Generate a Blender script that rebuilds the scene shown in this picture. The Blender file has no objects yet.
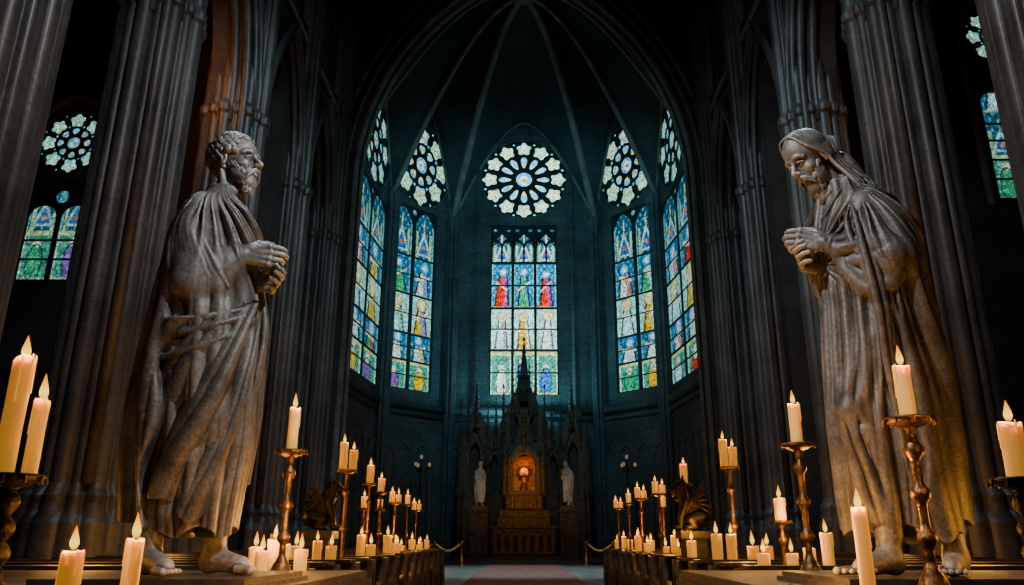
import bpy, bmesh, math, random
import numpy as np
from mathutils import Vector, Matrix
random.seed(7); rng=np.random.default_rng(7)
COL=bpy.context.scene.collection
f4=np.float32
# ------------------------------------------------------------------ materials
def newmat(name):
    m=bpy.data.materials.new(name); m.use_nodes=True
    nt=m.node_tree; b=nt.nodes['Principled BSDF']; return m,nt,b
def stone(name,c1,c2,rough=.75,metal=0,scale=1.5,bump=.25,fine=18,joint=0,brick=None,spec=.3,patt=0):
    m,nt,b=newmat(name); N=nt.nodes.new; L=nt.links.new
    tc=N('ShaderNodeTexCoord')
    n1=N('ShaderNodeTexNoise'); n1.inputs['Scale'].default_value=scale; n1.inputs['Detail'].default_value=8
    n2=N('ShaderNodeTexNoise'); n2.inputs['Scale'].default_value=fine; n2.inputs['Detail'].default_value=6
    L(tc.outputs['Object'],n1.inputs['Vector']); L(tc.outputs['Object'],n2.inputs['Vector'])
    r=N('ShaderNodeValToRGB'); r.color_ramp.elements[0].position=.35; r.color_ramp.elements[1].position=.68
    r.color_ramp.elements[0].color=(*c1,1); r.color_ramp.elements[1].color=(*c2,1)
    L(n1.outputs['Fac'],r.inputs['Fac'])
    mx=N('ShaderNodeMixRGB'); mx.blend_type='MULTIPLY'; mx.inputs['Fac'].default_value=.6
    r2=N('ShaderNodeValToRGB'); r2.color_ramp.elements[0].position=.3; r2.color_ramp.elements[0].color=(.35,.35,.35,1); r2.color_ramp.elements[1].position=.6
    L(n2.outputs['Fac'],r2.inputs['Fac']); L(r.outputs['Color'],mx.inputs['Color1']); L(r2.outputs['Color'],mx.inputs['Color2'])
    col=mx.outputs['Color']; hgt=n2.outputs['Fac']
    if joint:
        sp=N('ShaderNodeSeparateXYZ'); L(tc.outputs['Object'],sp.inputs[0])
        a=N('ShaderNodeMath'); a.operation='DIVIDE'; a.inputs[1].default_value=joint; L(sp.outputs['Z'],a.inputs[0])
        f=N('ShaderNodeMath'); f.operation='FRACT'; L(a.outputs[0],f.inputs[0])
        g=N('ShaderNodeMath'); g.operation='GREATER_THAN'; g.inputs[1].default_value=.03; L(f.outputs[0],g.inputs[0])
        k=N('ShaderNodeMath'); k.operation='MULTIPLY_ADD'; k.inputs[1].default_value=.35; k.inputs[2].default_value=.65; L(g.outputs[0],k.inputs[0])
        m2=N('ShaderNodeMixRGB'); m2.blend_type='MULTIPLY'; m2.inputs['Fac'].default_value=1; L(col,m2.inputs['Color1']); L(k.outputs[0],m2.inputs['Color2']); col=m2.outputs['Color']
    if brick:
        mp=N('ShaderNodeMapping'); L(tc.outputs['Object'],mp.inputs['Vector'])
        mp.inputs['Rotation'].default_value=brick
        bt=N('ShaderNodeTexBrick'); bt.inputs['Scale'].default_value=1; bt.inputs['Mortar Size'].default_value=.015
        bt.inputs['Brick Width'].default_value=1.1; bt.inputs['Row Height'].default_value=.5
        bt.inputs['Color1'].default_value=(1,1,1,1); bt.inputs['Color2'].default_value=(.75,.75,.75,1); bt.inputs['Mortar'].default_value=(.45,.45,.45,1)
        L(mp.outputs[0],bt.inputs['Vector'])
        m2=N('ShaderNodeMixRGB'); m2.blend_type='MULTIPLY'; m2.inputs['Fac'].default_value=.9; L(col,m2.inputs['Color1']); L(bt.outputs['Color'],m2.inputs['Color2']); col=m2.outputs['Color']
    bp=N('ShaderNodeBump'); bp.inputs['Strength'].default_value=bump; bp.inputs['Distance'].default_value=.03
    L(hgt,bp.inputs['Height'])
    L(bp.outputs[0],b.inputs['Normal']); L(col,b.inputs['Base Color'])
    b.inputs['Roughness'].default_value=rough; b.inputs['Metallic'].default_value=metal
    b.inputs['Specular IOR Level'].default_value=spec
    return m
def patina_crevice_shade(name,c1,c2,rough=.45,metal=.3,bump=.2,patt=0):
    m,nt,b=newmat(name); N=nt.nodes.new; L=nt.links.new
    tc=N('ShaderNodeTexCoord'); n1=N('ShaderNodeTexNoise'); n1.inputs['Scale'].default_value=7; n1.inputs['Detail'].default_value=9; n1.inputs['Roughness'].default_value=.62
    L(tc.outputs['Object'],n1.inputs['Vector'])
    r=N('ShaderNodeValToRGB'); r.color_ramp.elements[0].position=.36; r.color_ramp.elements[1].position=.64; r.color_ramp.elements[0].color=(*c1,1); r.color_ramp.elements[1].color=(*c2,1); L(n1.outputs['Fac'],r.inputs['Fac'])
    g=N('ShaderNodeNewGeometry'); pr=N('ShaderNodeValToRGB'); pr.color_ramp.elements[0].position=.465; pr.color_ramp.elements[0].color=(.10,.09,.08,1); pr.color_ramp.elements[1].position=.545; pr.color_ramp.elements[1].color=(1.9,1.9,1.9,1)  # crevice shade and ridge highlights painted into the base colour by pointiness
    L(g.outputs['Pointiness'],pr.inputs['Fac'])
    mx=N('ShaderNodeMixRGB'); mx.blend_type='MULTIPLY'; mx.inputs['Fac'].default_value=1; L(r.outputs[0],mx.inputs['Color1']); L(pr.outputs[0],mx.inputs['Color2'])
    n2=N('ShaderNodeTexNoise'); n2.inputs['Scale'].default_value=70; n2.inputs['Detail'].default_value=6; n2.inputs['Roughness'].default_value=.65; L(tc.outputs['Object'],n2.inputs['Vector'])
    r3=N('ShaderNodeValToRGB'); r3.color_ramp.elements[0].position=.38; r3.color_ramp.elements[0].color=(.5,.48,.45,1); r3.color_ramp.elements[1].position=.58; L(n2.outputs['Fac'],r3.inputs['Fac'])
    my=N('ShaderNodeMixRGB'); my.blend_type='MULTIPLY'; my.inputs['Fac'].default_value=.75; L(mx.outputs[0],my.inputs['Color1']); L(r3.outputs[0],my.inputs['Color2']); col=my.outputs[0]
    bp=N('ShaderNodeBump'); bp.inputs['Strength'].default_value=bump; bp.inputs['Distance'].default_value=.010; L(n2.outputs['Fac'],bp.inputs['Height'])
    n3=N('ShaderNodeBump'); n3.inputs['Strength'].default_value=.2; n3.inputs['Distance'].default_value=.02; L(n1.outputs['Fac'],n3.inputs['Height']); L(bp.outputs[0],n3.inputs['Normal']); o=n3
    if patt:
        v=N('ShaderNodeTexVoronoi'); v.feature='DISTANCE_TO_EDGE'; v.inputs['Scale'].default_value=patt; L(tc.outputs['Object'],v.inputs['Vector'])
        rp=N('ShaderNodeValToRGB'); rp.color_ramp.elements[0].position=.03; rp.color_ramp.elements[0].color=(.45,.43,.4,1); rp.color_ramp.elements[1].position=.14; L(v.outputs['Distance'],rp.inputs['Fac'])
        mz=N('ShaderNodeMixRGB'); mz.blend_type='MULTIPLY'; mz.inputs['Fac'].default_value=.40; L(col,mz.inputs['Color1']); L(rp.outputs[0],mz.inputs['Color2']); col=mz.outputs[0]
        b2=N('ShaderNodeBump'); b2.inputs['Strength'].default_value=.25; b2.inputs['Distance'].default_value=.005; L(rp.outputs[0],b2.inputs['Height']); L(o.outputs[0],b2.inputs['Normal']); o=b2
    L(col,b.inputs['Base Color'])
    L(o.outputs[0],b.inputs['Normal'])
    rr=N('ShaderNodeMapRange'); rr.inputs['To Min'].default_value=rough-.08; rr.inputs['To Max'].default_value=rough+.22; L(n1.outputs['Fac'],rr.inputs['Value']); L(rr.outputs[0],b.inputs['Roughness'])
    b.inputs['Metallic'].default_value=metal; b.inputs['Specular IOR Level'].default_value=.45
    return m
M={}
M['statue']=patina_crevice_shade('weathered_statue_stone',(.115,.105,.094),(.26,.243,.22),.46,.25,.3)
M['statue2']=patina_crevice_shade('weathered_robe_stone',(.07,.063,.055),(.17,.156,.138),.46,.3,.3)
M['mantle']=patina_crevice_shade('weathered_mantle_stone',(.05,.044,.037),(.135,.12,.102),.45,.32,.3,55)
M['pier']=stone('pier_stone',(.042,.041,.041),(.105,.10,.098),.45,0,.7,.25,9,joint=.62,spec=.5)
M['nave']=stone('nave_wall_stone',(.025,.024,.024),(.06,.056,.054),.8,0,.5,.3,7)
M['apse']=stone('apse_wall_stone',(.04,.05,.055),(.085,.10,.105),.85,0,.4,.3,5,brick=(math.pi/2,0,0))
M['rib']=stone('rib_stone',(.10,.10,.095),(.19,.18,.165),.7,0,1,.2,8)
M['web']=stone('vault_web',(.022,.032,.036),(.042,.056,.06),.9,0,.4,.2,5)
M['tracery']=stone('tracery_stone',(.010,.012,.013),(.025,.03,.03),.8)
M['marble']=stone('pale_marble',(.22,.22,.205),(.42,.42,.39),.6,0,3,.1,20)
M['ledge']=stone('ledge_stone',(.02,.017,.015),(.05,.043,.038),.55,0,1.5,.4,12)
M['floor']=stone('floor_tile',(.11,.13,.14),(.21,.25,.26),.4,0,.8,.1,6,brick=(0,0,0),spec=.5)
M['carpet']=stone('carpet_wool',(.22,.09,.08),(.36,.16,.14),.95,0,3,.4,60)
M['wood']=stone('dark_oak',(.012,.009,.008),(.035,.026,.02),.4,0,6,.4,30)
M['bronze']=stone('aged_bronze',(.09,.05,.018),(.34,.18,.06),.35,.8,12,.3,50,spec=.5)
M['iron']=stone('black_iron',(.015,.013,.012),(.05,.04,.03),.45,.7,12,.3,50)
M['gold']=stone('gilded_metal',(.26,.09,.015),(.64,.28,.05),.4,.8,8,.3,30)
M['dullgold']=stone('dull_gilt',(.07,.04,.013),(.24,.135,.042),.5,.6,8,.3,30)
M['reredos']=stone('reredos_wood',(.026,.021,.015),(.09,.067,.043),.5,.2,4,.4,20)
def simple(name,c,rough=.6,metal=0,em=None,es=0,sss=0):
    m,nt,b=newmat(name)
    n=nt.nodes.new('ShaderNodeTexNoise'); n.inputs['Scale'].default_value=14
    r=nt.nodes.new('ShaderNodeValToRGB'); r.color_ramp.elements[0].color=(*[x*.8 for x in c],1); r.color_ramp.elements[1].color=(*c,1)
    nt.links.new(n.outputs['Fac'],r.inputs['Fac']); nt.links.new(r.outputs['Color'],b.inputs['Base Color'])
    b.inputs['Roughness'].default_value=rough; b.inputs['Metallic'].default_value=metal
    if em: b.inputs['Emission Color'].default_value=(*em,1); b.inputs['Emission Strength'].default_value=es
    if sss:
        b.inputs['Subsurface Weight'].default_value=sss; b.inputs['Subsurface Radius'].default_value=(.10,.06,.012); b.inputs['Subsurface Scale'].default_value=.8
    return m
M['wax']=simple('candle_wax',(.82,.54,.17),.5,em=(1,.42,.03),es=.34,sss=.7)  # even emission stands in for flame light glowing through the wax
def flamemat():
    m=bpy.data.materials.new('flame'); m.use_nodes=True; nt=m.node_tree; nt.nodes.clear(); N=nt.nodes.new; L=nt.links.new
    out=N('ShaderNodeOutputMaterial'); em=N('ShaderNodeEmission'); tr=N('ShaderNodeBsdfTransparent'); ad=N('ShaderNodeAddShader')
    tc=N('ShaderNodeTexCoord'); sp=N('ShaderNodeSeparateXYZ'); L(tc.outputs['Object'],sp.inputs[0])
    r=N('ShaderNodeValToRGB'); e=r.color_ramp.elements; e[0].position=.0; e[0].color=(.9,.20,.0,1); e[1].position=1; e[1].color=(.8,.13,.0,1)
    k=e.new(.28); k.color=(1,.72,.08,1); k=e.new(.60); k.color=(1,.38,.003,1)
    L(sp.outputs['Z'],r.inputs['Fac']); L(r.outputs['Color'],em.inputs['Color']); em.inputs['Strength'].default_value=1.1
    L(em.outputs[0],ad.inputs[0]); L(tr.outputs[0],ad.inputs[1]); L(ad.outputs[0],out.inputs['Surface']); return m
M['flame']=flamemat()
M['wick']=simple('wick',(.02,.015,.01),.9)
M['globe']=simple('lamp_globe',(.3,.27,.2),.3,em=(1,.65,.35),es=.18)
M['rope']=simple('gold_rope',(.75,.48,.12),.7)
M['cloth']=simple('altar_cloth',(.06,.04,.025),.8)
def glassmat(name,strength,vs=8,sat=1.0,tint=(.85,1,1)):
    m=bpy.data.materials.new(name); m.use_nodes=True; nt=m.node_tree; nt.nodes.clear(); N=nt.nodes.new; L=nt.links.new
    out=N('ShaderNodeOutputMaterial'); em=N('ShaderNodeEmission'); em.inputs['Strength'].default_value=strength
    ca=N('ShaderNodeVertexColor'); ca.layer_name='Col'
    tc=N('ShaderNodeTexCoord')
    v=N('ShaderNodeTexVoronoi'); v.inputs['Scale'].default_value=vs; L(tc.outputs['Object'],v.inputs['Vector'])
    e=N('ShaderNodeTexVoronoi'); e.feature='DISTANCE_TO_EDGE'; e.inputs['Scale'].default_value=vs; L(tc.outputs['Object'],e.inputs['Vector'])
    g=N('ShaderNodeMath'); g.operation='GREATER_THAN'; g.inputs[1].default_value=.06; L(e.outputs['Distance'],g.inputs[0])
    ga=N('ShaderNodeMath'); ga.operation='MULTIPLY_ADD'; ga.inputs[1].default_value=.6; ga.inputs[2].default_value=.4; L(g.outputs[0],ga.inputs[0])
    sp=N('ShaderNodeSeparateColor'); L(v.outputs['Color'],sp.inputs[0])
    mr=N('ShaderNodeMapRange'); mr.inputs['To Min'].default_value=.40; mr.inputs['To Max'].default_value=1.3; L(sp.outputs[0],mr.inputs['Value'])
    mm=N('ShaderNodeMath'); mm.operation='MULTIPLY'; L(mr.outputs[0],mm.inputs[0]); L(ga.outputs[0],mm.inputs[1])
    hs=N('ShaderNodeHueSaturation'); hs.inputs['Saturation'].default_value=sat; L(ca.outputs['Color'],hs.inputs['Color'])
    mx=N('ShaderNodeMixRGB'); mx.blend_type='MULTIPLY'; mx.inputs['Fac'].default_value=1; L(hs.outputs[0],mx.inputs['Color1']); L(mm.outputs[0],mx.inputs['Color2'])
    my=N('ShaderNodeMixRGB'); my.blend_type='MULTIPLY'; my.inputs['Fac'].default_value=1; L(mx.outputs[0],my.inputs['Color1']); my.inputs['Color2'].default_value=(*tint,1)
    L(my.outputs[0],em.inputs['Color']); L(em.outputs[0],out.inputs['Surface'])
    return m
M['glassC']=glassmat('stained_glass_bright',2.9,sat=1.05,tint=(.88,1,1.02))
M['glassA']=glassmat('stained_glass_medium',1.55,sat=1.08,tint=(.8,1,1.02))
M['glassB']=glassmat('stained_glass_dim',1.1,sat=1.0,tint=(.70,1,1.04))
# ------------------------------------------------------------------ helpers
def mkmesh(name,verts,faces,mat,smooth=False):
    me=bpy.data.meshes.new(name); me.from_pydata([tuple(v) for v in verts],[],faces)
    me.materials.append(mat)
    if smooth: me.polygons.foreach_set('use_smooth',[True]*len(me.polygons))
    me.update(); return me
def obj(name,me,parent=None,loc=(0,0,0),rot=None,scale=None,**props):
    o=bpy.data.objects.new(name,me); COL.objects.link(o); o.location=loc
    if rot is not None: o.rotation_euler=rot
    if scale is not None: o.scale=scale if hasattr(scale,'__len__') else (scale,)*3
    if parent: o.parent=parent
    for k,v in props.items(): o[k]=v
    return o
def thing(name,label,cat,loc=(0,0,0),rot=None,scale=None,group=None):
    o=obj(name,None,None,loc,rot,scale,label=label,category=cat)
    o.empty_display_size=.1
    if group: o['group']=group
    return o
class MB:
    def __init__(s): s.v=[]; s.f=[]
    def add(s,v,f):
        n=len(s.v); s.v+= [tuple(p) for p in v]; s.f+=[tuple(i+n for i in q) for q in f]; return s
    def box(s,x0,x1,y0,y1,z0,z1):
        return s.add([(x,y,z) for z in (z0,z1) for y in (y0,y1) for x in (x0,x1)],[(0,2,3,1),(4,5,7,6),(0,1,5,4),(2,6,7,3),(0,4,6,2),(1,3,7,5)])
    def lathe(s,prof,n=20,c=(0,0,0)):
        v=[];f=[]
        for r,z in prof:
            for i in range(n):
                a=2*math.pi*i/n; v.append((c[0]+r*math.cos(a),c[1]+r*math.sin(a),c[2]+z))
        for j in range(len(prof)-1):
            for i in range(n):
                f.append((j*n+i,j*n+(i+1)%n,(j+1)*n+(i+1)%n,(j+1)*n+i))
        f.append(tuple(range(n))[::-1]); f.append(tuple((len(prof)-1)*n+i for i in range(n)))
        return s.add(v,f)
    def tube(s,pts,r,n=8):
        pts=[Vector(p) for p in pts]; v=[];f=[]; up=Vector((.13,.31,.94)); prev=None
        for i,p in enumerate(pts):
            t=(pts[min(i+1,len(pts)-1)]-pts[max(i-1,0)]).normalized()
            if prev is None:
                a=t.cross(up if abs(t.dot(up))<.95 else Vector((1,0,0))).normalized()
            else: a=(prev-t*prev.dot(t)).normalized()
            prev=a; b=t.cross(a); rr=r[i] if hasattr(r,'__len__') else r
            for k in range(n):
                q=2*math.pi*k/n; v.append(p+a*(rr*math.cos(q))+b*(rr*math.sin(q)))
        for i in range(len(pts)-1):
            for k in range(n): f.append((i*n+k,i*n+(k+1)%n,(i+1)*n+(k+1)%n,(i+1)*n+k))
        f.append(tuple(range(n))); f.append(tuple((len(pts)-1)*n+k for k in range(n)))
        return s.add(v,f)
    def mesh(s,name,mat,smooth=False): return mkmesh(name,s.v,s.f,mat,smooth)
def plate(name,outer,holes,thick,mat,y0=0,bevel=0,tf=None):
    """2D outline with holes -> standing slab, local x along, z up, y from y0 to y0+thick"""
    cu=bpy.data.curves.new(name,'CURVE'); cu.dimensions='2D'; cu.fill_mode='BOTH'
    cu.extrude=thick/2; cu.bevel_depth=bevel
    for pl in [outer]+holes:
        sp=cu.splines.new('POLY'); sp.points.add(len(pl)-1)
        for i,p in enumerate(pl): sp.points[i].co=(p[0],p[1],0,1)
        sp.use_cyclic_u=True
    o=bpy.data.objects.new('tmp',cu); COL.objects.link(o)
    dg=bpy.context.evaluated_depsgraph_get(); me=bpy.data.meshes.new_from_object(o.evaluated_get(dg))
    bpy.data.objects.remove(o); bpy.data.curves.remove(cu)
    n=len(me.vertices); a=np.empty(n*3,f4); me.vertices.foreach_get('co',a); a=a.reshape(-1,3)
    b=np.stack([a[:,0],a[:,2]+y0+thick/2,a[:,1]],1).astype(f4)
    if tf is not None: b=tf(b).astype(f4)
    me.vertices.foreach_set('co',b.ravel()); me.name=name; me.materials.clear(); me.materials.append(mat); me.update()
    return me
def arch(cx,hw,z0,spring,rise,n=10):
    R=(hw*hw+rise*rise)/(2*hw); c=-hw+R; a1=math.atan2(rise,-c)
    L=[(cx+c+R*math.cos(math.pi+(a1-math.pi)*i/n),spring+R*math.sin(math.pi+(a1-math.pi)*i/n)) for i in range(n+1)]
    L[-1]=(cx,spring+rise)
    Rt=[(2*cx-x,z) for x,z in L[:-1]][::-1]
    return [(cx-hw,z0)]+L+Rt+[(cx+hw,z0)]
def circ(cx,cz,r,n=40,sz=1): return [(cx+r*math.cos(2*math.pi*i/n),cz+r*sz*math.sin(2*math.pi*i/n)) for i in range(n)]
def rect(x0,x1,z0,z1): return [(x0,z0),(x1,z0),(x1,z1),(x0,z1)]
def struct(name,me,label=None,**k):
    o=obj(name,me,kind='structure',label=label or name.replace('_',' '),**k); o['category']='building part'; return o
# ------------------------------------------------------------------ building shell
XW=9.65
PY=[6.5,11.9,17.3,22.7,28.1,33.5]
struct('floor',MB().box(-21,21,-3,48,-.3,0).mesh('floor',M['floor']),'dark polished stone tile floor of the church')
struct('ceiling',MB().box(-21,21,-3,34.2,34,34.4).mesh('ceiling',M['web']),'dark stone ceiling high over the nave')
obj('carpet_runner',MB().box(-1.7,1.7,10,38.4,0,.02).mesh('carpet',M['carpet']),label='faded red wool carpet runner down the central aisle',category='carpet')
for side,nm in ((-1,'left'),(1,'right')):
    holes=[]
    for a,b in zip(PY[:-1],PY[1:]): holes.append(arch((a+b)/2,(b-a)/2-.85,-.1,14.6,5.2,14))
    holes.append(arch(3.8,1.85,-.1,14.6,5.2,14))
    outer=rect(-3,34.4,-.3,34)
    def tf(b,side=side): return np.stack([side*(XW-.5+b[:,1]),b[:,0],b[:,2]],1)
    struct('wall_'+nm,plate('wall_'+nm,outer,holes,1.1,M['nave'],0,.0,tf),'tall dark stone nave wall with pointed arcade arches')
    tb=MB()
    for a,b in zip(PY[:-1],PY[1:]):
        for off,dep,r in ((0,-.05,.13),(.28,-.22,.12),(.55,-.3,.10),(-.02,.35,.14)):
            pts=arch((a+b)/2,(b-a)/2-.85+off,2.3 if off==0 else 14.0,14.6,5.2+off*1.15,14)
            tb.tube([(side*(XW-.5+dep),y,z) for y,z in pts],r,8)
        for off in (0,.35):
            pts=arch((a+b)/2,1.55-off,21.5,25.5,3.6-off,12)
            tb.tube([(side*(XW-.62),y,z) for y,z in pts],.1,8)
        tb.tube([(side*(XW-.62),(a+b)/2,21.5),(side*(XW-.62),(a+b)/2,28.5)],.08,8)
        tb.tube([(side*(XW-.6),a,20.9),(side*(XW-.6),b,20.9)],.16,8)
    struct('trim_1' if side<0 else 'trim_2',tb.mesh('arcade_mouldings',M['pier'],True),'carved stone arch mouldings on the nave wall')
    struct('wall_aisle_'+nm,MB().box(side*21,side*21.5,-3,26.4,0,24).mesh('aisle',M['nave']),'dark stone outer wall of the side aisle')
def gridglass(name,x0,x1,z0,z1,colfn,mat,step=.045,y=0):
    nx=max(2,int((x1-x0)/step)); nz=max(2,int((z1-z0)/step))
    xs=np.linspace(x0,x1,nx+1); zs=np.linspace(z0,z1,nz+1)
    X,Z=np.meshgrid(xs,zs); v=np.stack([X.ravel(),np.full(X.size,y),Z.ravel()],1)
    idx=np.arange(X.size).reshape(X.shape)
    f=np.stack([idx[:-1,:-1].ravel(),idx[:-1,1:].ravel(),idx[1:,1:].ravel(),idx[1:,:-1].ravel()],1)
    me=bpy.data.meshes.new(name); me.from_pydata(v.tolist(),[],f.tolist()); me.materials.append(mat)
    ca=me.color_attributes.new('Col','FLOAT_COLOR','POINT')
    c=colfn(X.ravel(),Z.ravel()); c=np.concatenate([c,np.ones((len(c),1))],1).astype(f4)
    ca.data.foreach_set('color',c.ravel()); me.update(); return me
def lights_color(x0,x1,rows,ncol,seed):
    r=np.random.default_rng(seed)
    robe=[(.75,.88,.8),(.75,.04,.02),(.85,.50,.06),(.06,.40,.18),(.60,.9,.95),(.06,.18,.65),(.30,.12,.42),(.8,.85,.75)]
    def fn(X,Z):
        out=np.zeros((len(X),3)); cw=(x1-x0)/ncol
        ci=np.clip(((X-x0)/cw).astype(int),0,ncol-1); a=((X-x0)/cw-ci)*2-1
        for ri,(z0,z1,kind) in enumerate(rows):
            for cc in range(ncol):
                m=(Z>=z0-1e-4)&(Z<=z1+1e-4)&(ci==cc)
                aa=a[m]; b=(Z[m]-z0)/(z1-z0); asp=(z1-z0)/(cw/2)
                bg=np.array({'canopy':(.015,.09,.17),'saint':(.02,.17,.32),'big':(.34,.72,.72),'low':(.05,.32,.22)}[kind])
                col=np.tile(bg,(len(aa),1))
                dp=np.sin(aa*13+1)*np.sin(b*asp*9); col[dp>.55]=col[dp>.55]*.5+np.array((.30,.55,.52))*.5
                bl=(np.abs(aa)>.78); col[bl]=(.50,.74,.55) if kind in('low','big') else (.12,.40,.46)
                if kind=='canopy':
                    g=(b<.62-np.abs(aa)*.75)&(b>.08); col[g]=(.36,.64,.62)
                    g=(b<.46-np.abs(aa)*.75)&(b>.12); col[g]=(.04,.14,.42)
                    g=(np.abs(np.abs(aa)-.62)<.09)&(b<.55); col[g]=(.50,.60,.28)
                    g=(np.abs(aa)<.06)&(b>.5)&(b<.8); col[g]=(.70,.64,.28)
                    g=((aa/.16)**2+((b-.25)*asp/.16)**2)<1; col[g]=(.75,.20,.08)
                    col[(np.abs(b-.62+np.abs(aa)*.75)<.015)]*=.1
                elif kind=='low':
                    rc=robe[r.integers(0,8)]; cx_=r.uniform(-.2,.2); ry_=r.uniform(.28,.4)
                    q=((aa-cx_)/.45)**2+((b-ry_)/ry_)**2; col[q<1]=rc
                    col[(((aa-cx_)/.25)**2+((b-2.1*ry_)*asp/.25)**2)<1]=(.9,.78,.55); col[(b>.90)]=(.65,.65,.3); col[b<.07]=(.45,.55,.3)
                    col[(np.abs(np.sin(aa*14+b*9))<.13)]*=.25
                    col[(q>.9)&(q<1.15)]*=.1
                else:
                    rc=np.array(robe[[1,7,2,5,0,3,4][r.integers(0,7)]] if kind=='saint' else robe[[4,2,0][cc%3]])
                    lean=r.uniform(-.2,.2); hz=r.uniform(.75,.84); ws=r.uniform(.12,.24)
                    w=ws+.40*(1-b)
                    e=np.abs(aa-lean*b)-w
                    body=(e<0)&(b<hz-.08)&(b>.03); col[body]=rc
                    r2=np.array(robe[r.integers(0,8)]); fold=body&(aa-lean*b>r.uniform(-.1,.25)+.14*np.sin(b*r.uniform(6,12))); col[fold]=rc*.3+r2*.7
                    col[body&(np.abs(np.sin(aa*16+b*7))<.18)]*=.15
                    col[(np.abs(e)<.07)&(b<hz-.06)]*=.1
                    ha=((aa-lean*.8)**2+((b-hz)*asp)**2); col[ha<.46**2]*=.1; col[ha<.41**2]=(.06,.34,.78) if kind=='saint' else (.95,.72,.25); col[ha<.22**2]=(.95,.74,.55)
                    arm=(np.abs((b-.5)-r.uniform(-.25,.25)*aa)*asp<.1)&(np.abs(aa)<r.uniform(.4,.65)); col[arm]=(.85,.70,.5)
                    col[(b<.05)]=(.4,.45,.2)
                out[m]=col
        return out
    return fn
def rose_color(cx,cz,R,seed,n=12,sz=1):
    def fn(X,Z):
        dx=X-cx; dz=(Z-cz)/sz; r=np.hypot(dx,dz)/R; th=np.arctan2(dz,dx)-math.pi/2
        out=np.tile(np.array((.30,.75,.66)),(len(X),1))
        s=np.cos(th*n); rc=.79 if n>=10 else (.735 if n>=7 else .68)
        ang=np.arccos(np.clip(s,-1,1))/n
        d=np.hypot(r*np.cos(ang)-rc,r*np.sin(ang)); k=.15 if n>=10 else .2
        out[(d<k*.95)]=(.55,.86,.60); out[d<k*.66]=(.85,.74,.25); out[d<k*.46]=(.60,.90,.92); out[d<k*.16]=(.12,.3,.75)
        out[(r>.36)&(r<.61)&(d>k)]=(.25,.62,.80)
        out[(r>.24)&(r<.36)]=(.80,.74,.30); out[(r<.20)]=(.15,.50,.80); out[(r<.12)]=(.75,.92,.95); out[(r<.05)]=(.8,.3,.1)
        return out
    return fn
def rose_holes(cx,cz,R,n=12,sz=1):
    h=[circ(cx,cz,R*.19,20,sz)]
    def loc(x,y,a): return (cx+R*(x*math.cos(a)-y*math.sin(a)),cz+R*(x*math.sin(a)+y*math.cos(a))*sz)
    for i in range(n):
        a=math.pi/2+2*math.pi*i/n; hb=math.pi/n
        if n>=10: c,q0,q1,m4,(e,ex,ey),(o,orr)=.80,.162,.026,5,(.445,.155,.070),(.30,.05)
        elif n>=7: c,q0,q1,m4,(e,ex,ey),(o,orr)=.735,.210,.032,5,(.385,.105,.105),(.93,.05)
        else: c,q0,q1,m4,(e,ex,ey),(o,orr)=.67,.25,.035,5,(.315,.06,.08),(.93,.05)
        h.append([loc(c+(q0+q1*math.cos(m4*p))*math.cos(p),(q0+q1*math.cos(m4*p))*math.sin(p),a) for p in np.linspace(0,2*math.pi,40,endpoint=False)])
        h.append([loc(e+ex*math.cos(p),ey*math.sin(p)*(1+.35*math.cos(p)),a) for p in np.linspace(0,2*math.pi,16,endpoint=False)])
        h.append([loc(.94+.035*math.cos(p),.035*math.sin(p),a+hb) for p in np.linspace(0,2*math.pi,8,endpoint=False)])
        if n>=7 and n<10: h.append([loc(.56+.042*math.cos(p),.042*math.sin(p),a+hb) for p in np.linspace(0,2*math.pi,8,endpoint=False)])
    return h
WIN=[0]
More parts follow.
